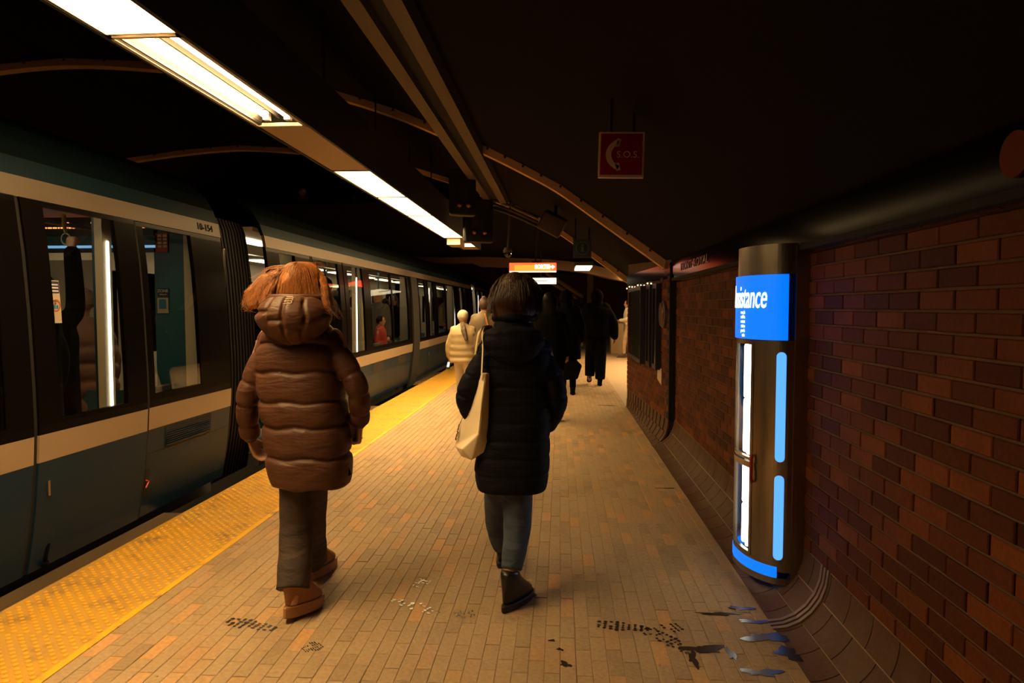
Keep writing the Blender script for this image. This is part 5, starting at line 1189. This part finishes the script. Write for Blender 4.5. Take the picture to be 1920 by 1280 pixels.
# ---- walkers farther down the platform
def mc(n, c, r=.7): return M(n, c, r, spec=.5 if sum(c) > .1 else .06, bump=.3, bscale=16, c2=tuple(v * .75 for v in c), nscale=6)
bl = mc('black_cloth', (.0032, .003, .003), .9); blk2 = mc('charcoal_cloth', (.010, .009, .009), .9); bei = mc('beige_puffer_cloth', (.42, .32, .17), .5); olv = mc('olive_cloth', (.14, .095, .045)); wht = mc('white_cloth', (.6, .52, .4)); drk = mc('dark_hair', (.012, .008, .006), .4)
gry = mc('grey_cloth', (.07, .065, .06)); brw = mc('brown_cloth', (.09, .05, .03)); rdc = mc('red_cloth', (.35, .03, .03)); pnk = mc('pink_puffer_cloth', (.42, .22, .17), .5); tan = mc('tan_cloth', (.4, .27, .15))
WK = .25
x = at(868, 600, Y=9.3).x
p3, _ = figure('small walker in a pale beige puffer jacket and white knit hat near the train', (x, 9.3), 1.375, coat=None, hem=.78, fat=1.15, amp=.02, seamstep=.09, m_coat=bei, m_leg=wht, m_shoe=bl, m_hair=wht, hair='hat', feet=((-.07, .2, 0, 0), (.07, -.1, 0, 0)), vox=.014, J=None,
    hands={-1: dict(d=(-.1, .5, -.8), side=(0, 1, 0), curl=.7)})
mb = MB(); mb.tube([(.01, -.115, 1.2), (.03, -.15, 1.1), (.065, -.155, .98)], [(.03, .02), (.035, .02), (.02, .012)], n=10); mb.build('scarf', M('striped_scarf', (.25, .19, .13), .8, c2=(.03, .02, .02), nscale=40), p3, smooth=True)
q = at(841, 684, Y=9.35); mb = MB(); mb.box(-.03, .03, -.004, .004, -.06, .06, Matrix.Translation(q) @ Euler((R(-20), 0, R(-30))).to_matrix().to_4x4()); t = empty('phone', q, label='phone with a lit screen in the hand of the beige jacketed walker', cat='phone'); child(mb, 'phone_case', m_black, t)
mb = MB(); mb.box(-.02, .02, -.0055, -.004, -.03, .04, Matrix.Translation(q) @ Euler((R(-20), 0, R(-30))).to_matrix().to_4x4()); child(mb, 'phone_screen', EM('screen_glow', (.5, .7, .8), .7), t)
x = at(908, 600, Y=10.1).x
p4, _ = figure('walker in an olive jacket with an orange strap, mostly hidden behind the navy coat', (x, 10.1), 1.56, hem=.82, fat=1.15, amp=.012, m_coat=olv, m_leg=bl, m_shoe=bl, m_hair=brw, hair='bun', feet=((-.08, -.12, 0, 0), (.08, .2, 0, 0)))
mb = MB(); mb.tube([(.02, -.13, 1.33), (.06, -.16, 1.2), (.10, -.165, 1.05)], [(.012, .003)] * 3, n=6); mb.build('shoulder_strap', M('orange_strap', (.6, .25, .04), .5), p4, label='orange shoulder strap')
x = at(1030, 600, Y=8.5).x
p5, _ = figure('dark haired walker in black just right of the navy coat, pale grey bag strap across', (x, 8.5), 1.60, hem=.65, fat=1.1, m_coat=bl, m_leg=bl, m_shoe=bl, m_hair=drk, hair='long', feet=((-.05, .25, 0, 0), (.09, -.05, 0, 0)))
x = at(1064, 600, Y=11.2).x
p6, _ = figure('walker in a black coat and hood carrying a dark bag, left of the solitary silhouette', (x, 11.2), 1.69, hem=.55, fat=1.15, m_coat=bl, m_leg=bl, m_shoe=bl, m_hair=bl, hair='hood', feet=((-.06, .2, 0, 0), (.09, -.1, 0, 0)), headrot=Euler((0, 0, R(-50))).to_matrix())
q = at(1068, 690, Y=11.0); mb = MB(); mb.prism([q + Vector(v) for v in ((-.1, 0, .1), (.12, 0, .12), (.2, 0, .04), (.13, 0, -.18), (-.12, 0, -.2))], (0, .12, 0)); t = empty('hand_bag', q, label='dark soft bag carried low by the hooded walker', cat='bag'); o = child(mb, 'bag_body', bl, t); bevel(o, .02, 2)
mb = MB(); mb.tube([q + Vector((-.02, .06, .1)), q + Vector((.06, .06, .24)), q + Vector((.12, .06, .11))], [.008] * 3, n=6); child(mb, 'handle', bl, t)
q = at(1052, 640, Y=10.9); mb = MB(); mb.prism([q + Vector(v) for v in ((-.1, 0, .38), (-.04, 0, .36), (.13, 0, -.14), (.08, 0, -.24), (-.06, 0, -.2))], (0, .06, 0)); t = empty('shoulder_bag', q, label='grey shoulder bag hanging behind the hooded walker', cat='bag'); o = child(mb, 'bag_body', mc('grey_bag', (.16, .13, .10)), t); bevel(o, .02, 2)
mb = MB(); mb.tube([q + Vector((-.07, .03, .37)), q + Vector((-.05, .06, .6)), q + Vector((.02, .1, .66))], [.008] * 3, n=6); child(mb, 'strap', bl, t)
x = at(1119, 600, Y=12.5).x
p7, _ = figure('solitary silhouetted walker in black hooded jacket and loose trousers crossing the bright floor', (x, 12.5), 1.73, hem=.84, fat=1.3, armr=.075, m_coat=bl, m_leg=bl, m_shoe=bl, m_hair=bl, hair='hood', feet=((-.12, .1, .04, R(25)), (.06, -.1, 0, 0)), legr=(.1, .1, .085),
    J=dict(ell_=(-.30, -.03, 1.15), elr=(.30, -.03, 1.15), wrl=(-.33, .05, .88), wrr=(.33, .05, .88)))
a = at(1098, 700, Y=12.5)
x = at(1171, 600, Y=19.5).x
p8, _ = figure('person in a pale top and light trousers half hidden by the brick wall end', (x + .1, 19.5), 1.62, yaw=R(90), hem=.95, m_coat=wht, m_leg=tan, m_shoe=brw, m_hair=drk, hair='short', J=dict(ell_=(-.22, .02, 1.1), wrl=(-.1, .22, 1.05), elr=(.22, .02, 1.1), wrr=(.1, .22, 1.05)))
# two people on the footbridge, heads above the parapet
for px, py, lab, mcx, mh, hr in ((567, 353, 'standing figure on the footbridge with a red collar, left of the other head', rdc, wht, 'short'), (665, 369, 'fair haired head showing above the footbridge parapet', brw, tan, 'short'), (548, 374, 'low dark head beside the taller figure on the footbridge', bl, drk, 'hat')):
    yy_ = 21.4 if px == 548 else 20.7; q = at(px, py, Y=yy_); figure(lab, (q.x, yy_), q.z - 3.15, yaw=R(160), z=3.15, hem=.85, m_coat=mcx, m_leg=bl, m_shoe=bl, m_hair=mh, hair=hr)
# passengers
def rider(label, px, py, X, mcx, mh, hr, h=None, yaw=0, **k):
    Y = X * 1280 / (px - 1050.); q = at(px, py, Y=Y); hh = (h or q.z - .02)
    return figure(label, (q.x, Y), hh, yaw=yaw, z=.02, m_coat=mcx, m_leg=bl, m_shoe=bl, m_hair=mh, hair=hr, vox=.018, **k)
q = at(135, 447, Y=4.25)
sk_ = Vector((-2.99, 4.0, 0)); hnd = at(137, 470, Y=4.22) - Vector((-3.12, 4.12, .02))
RP1 = (at(78, 560, Y=4.0).x, 4.0); RB = Vector((RP1[0], 4.0, .02)); hnd = at(135, 470, Y=4.05) - RB
r1, _ = figure('black clad passenger in the nearest door reaching up to the yellow strap', RP1, 1.60, yaw=0, z=.02, m_coat=bl, m_leg=bl, m_shoe=bl, m_hair=drk, hair='short', vox=.012, hem=.7, fat=1.1,
    J=dict(elr=at(141, 580, Y=4.05) - RB, wrr=hnd), hands={1: dict(d=(0, .1, 1), n=(0, 1, 0), side=(-1, 0, 0), curl=.9)})
q = at(152, 552, Y=4.62)
r2, _ = figure('passenger in a pink brown puffer jacket and fluffy pale hat behind the nearest pane', (q.x, 4.62), q.z + .02, yaw=R(70), z=.02, m_coat=pnk, m_leg=bl, m_shoe=bl, m_hair=M('fluffy_knit', (.45, .33, .24), .9, bump=1, bscale=30, c2=(.2, .13, .1), nscale=20), hair='hat', hem=.7, fat=1.3, amp=.03, seamstep=.12, vox=.012,
    J=dict(ell_=(-.2, .1, 1.05), wrl=(-.05, .28, 1.22)))
for a_ in [('dark coated passenger by the first door of the second car, face to the glass', 610, 520, -3.3, blk2, drk, 'short'), ('passenger in grey behind the second car\'s first door pane', 628, 545, -3.9, gry, brw, 'short'),
           ('passenger in brown at the door lamp of the second car', 664, 556, -3.3, brw, drk, 'short'), ('passenger in a white cap behind the left of the paired windows', 708, 543, -3.2, gry, wht, 'cap'), ('dark haired passenger in the middle of the left paired window', 722, 560, -3.9, blk2, drk, 'short'),
           ('passenger with long hair behind the mullion of the paired windows', 737, 552, -3.2, bl, brw, 'long'), ('passenger in black at the right paired window', 757, 562, -3.9, blk2, drk, 'short'), ('passenger in tan behind the farther windows', 828, 560, -3.7, tan, drk, 'short'), ('passenger in grey at the far windows of the second car', 845, 566, -3.3, gry, brw, 'short')]:
    rider(*a_[:7], yaw=R(random.choice((-80, -60, 100, 170, 20))))
rider('small passenger in a bright red cap and jacket low in the right paired window', 752, 612, -3.05, rdc, rdc, 'cap', yaw=R(-90))
rider('passenger in a red jacket bent low in the left paired window', 713, 592, -3.0, rdc, drk, 'short', yaw=R(-90))
rider('small passenger in red behind the farther windows of the second car', 834, 606, -3.1, rdc, rdc, 'hat', yaw=R(-90))

figure('tall passenger in black behind the pane at the very left edge', (at(8, 560, Y=3.45).x, 3.45), 1.72, yaw=R(60), z=.02, m_coat=bl, m_leg=bl, m_shoe=bl, m_hair=drk, hair='short', vox=.014, hem=.7, fat=1.3)
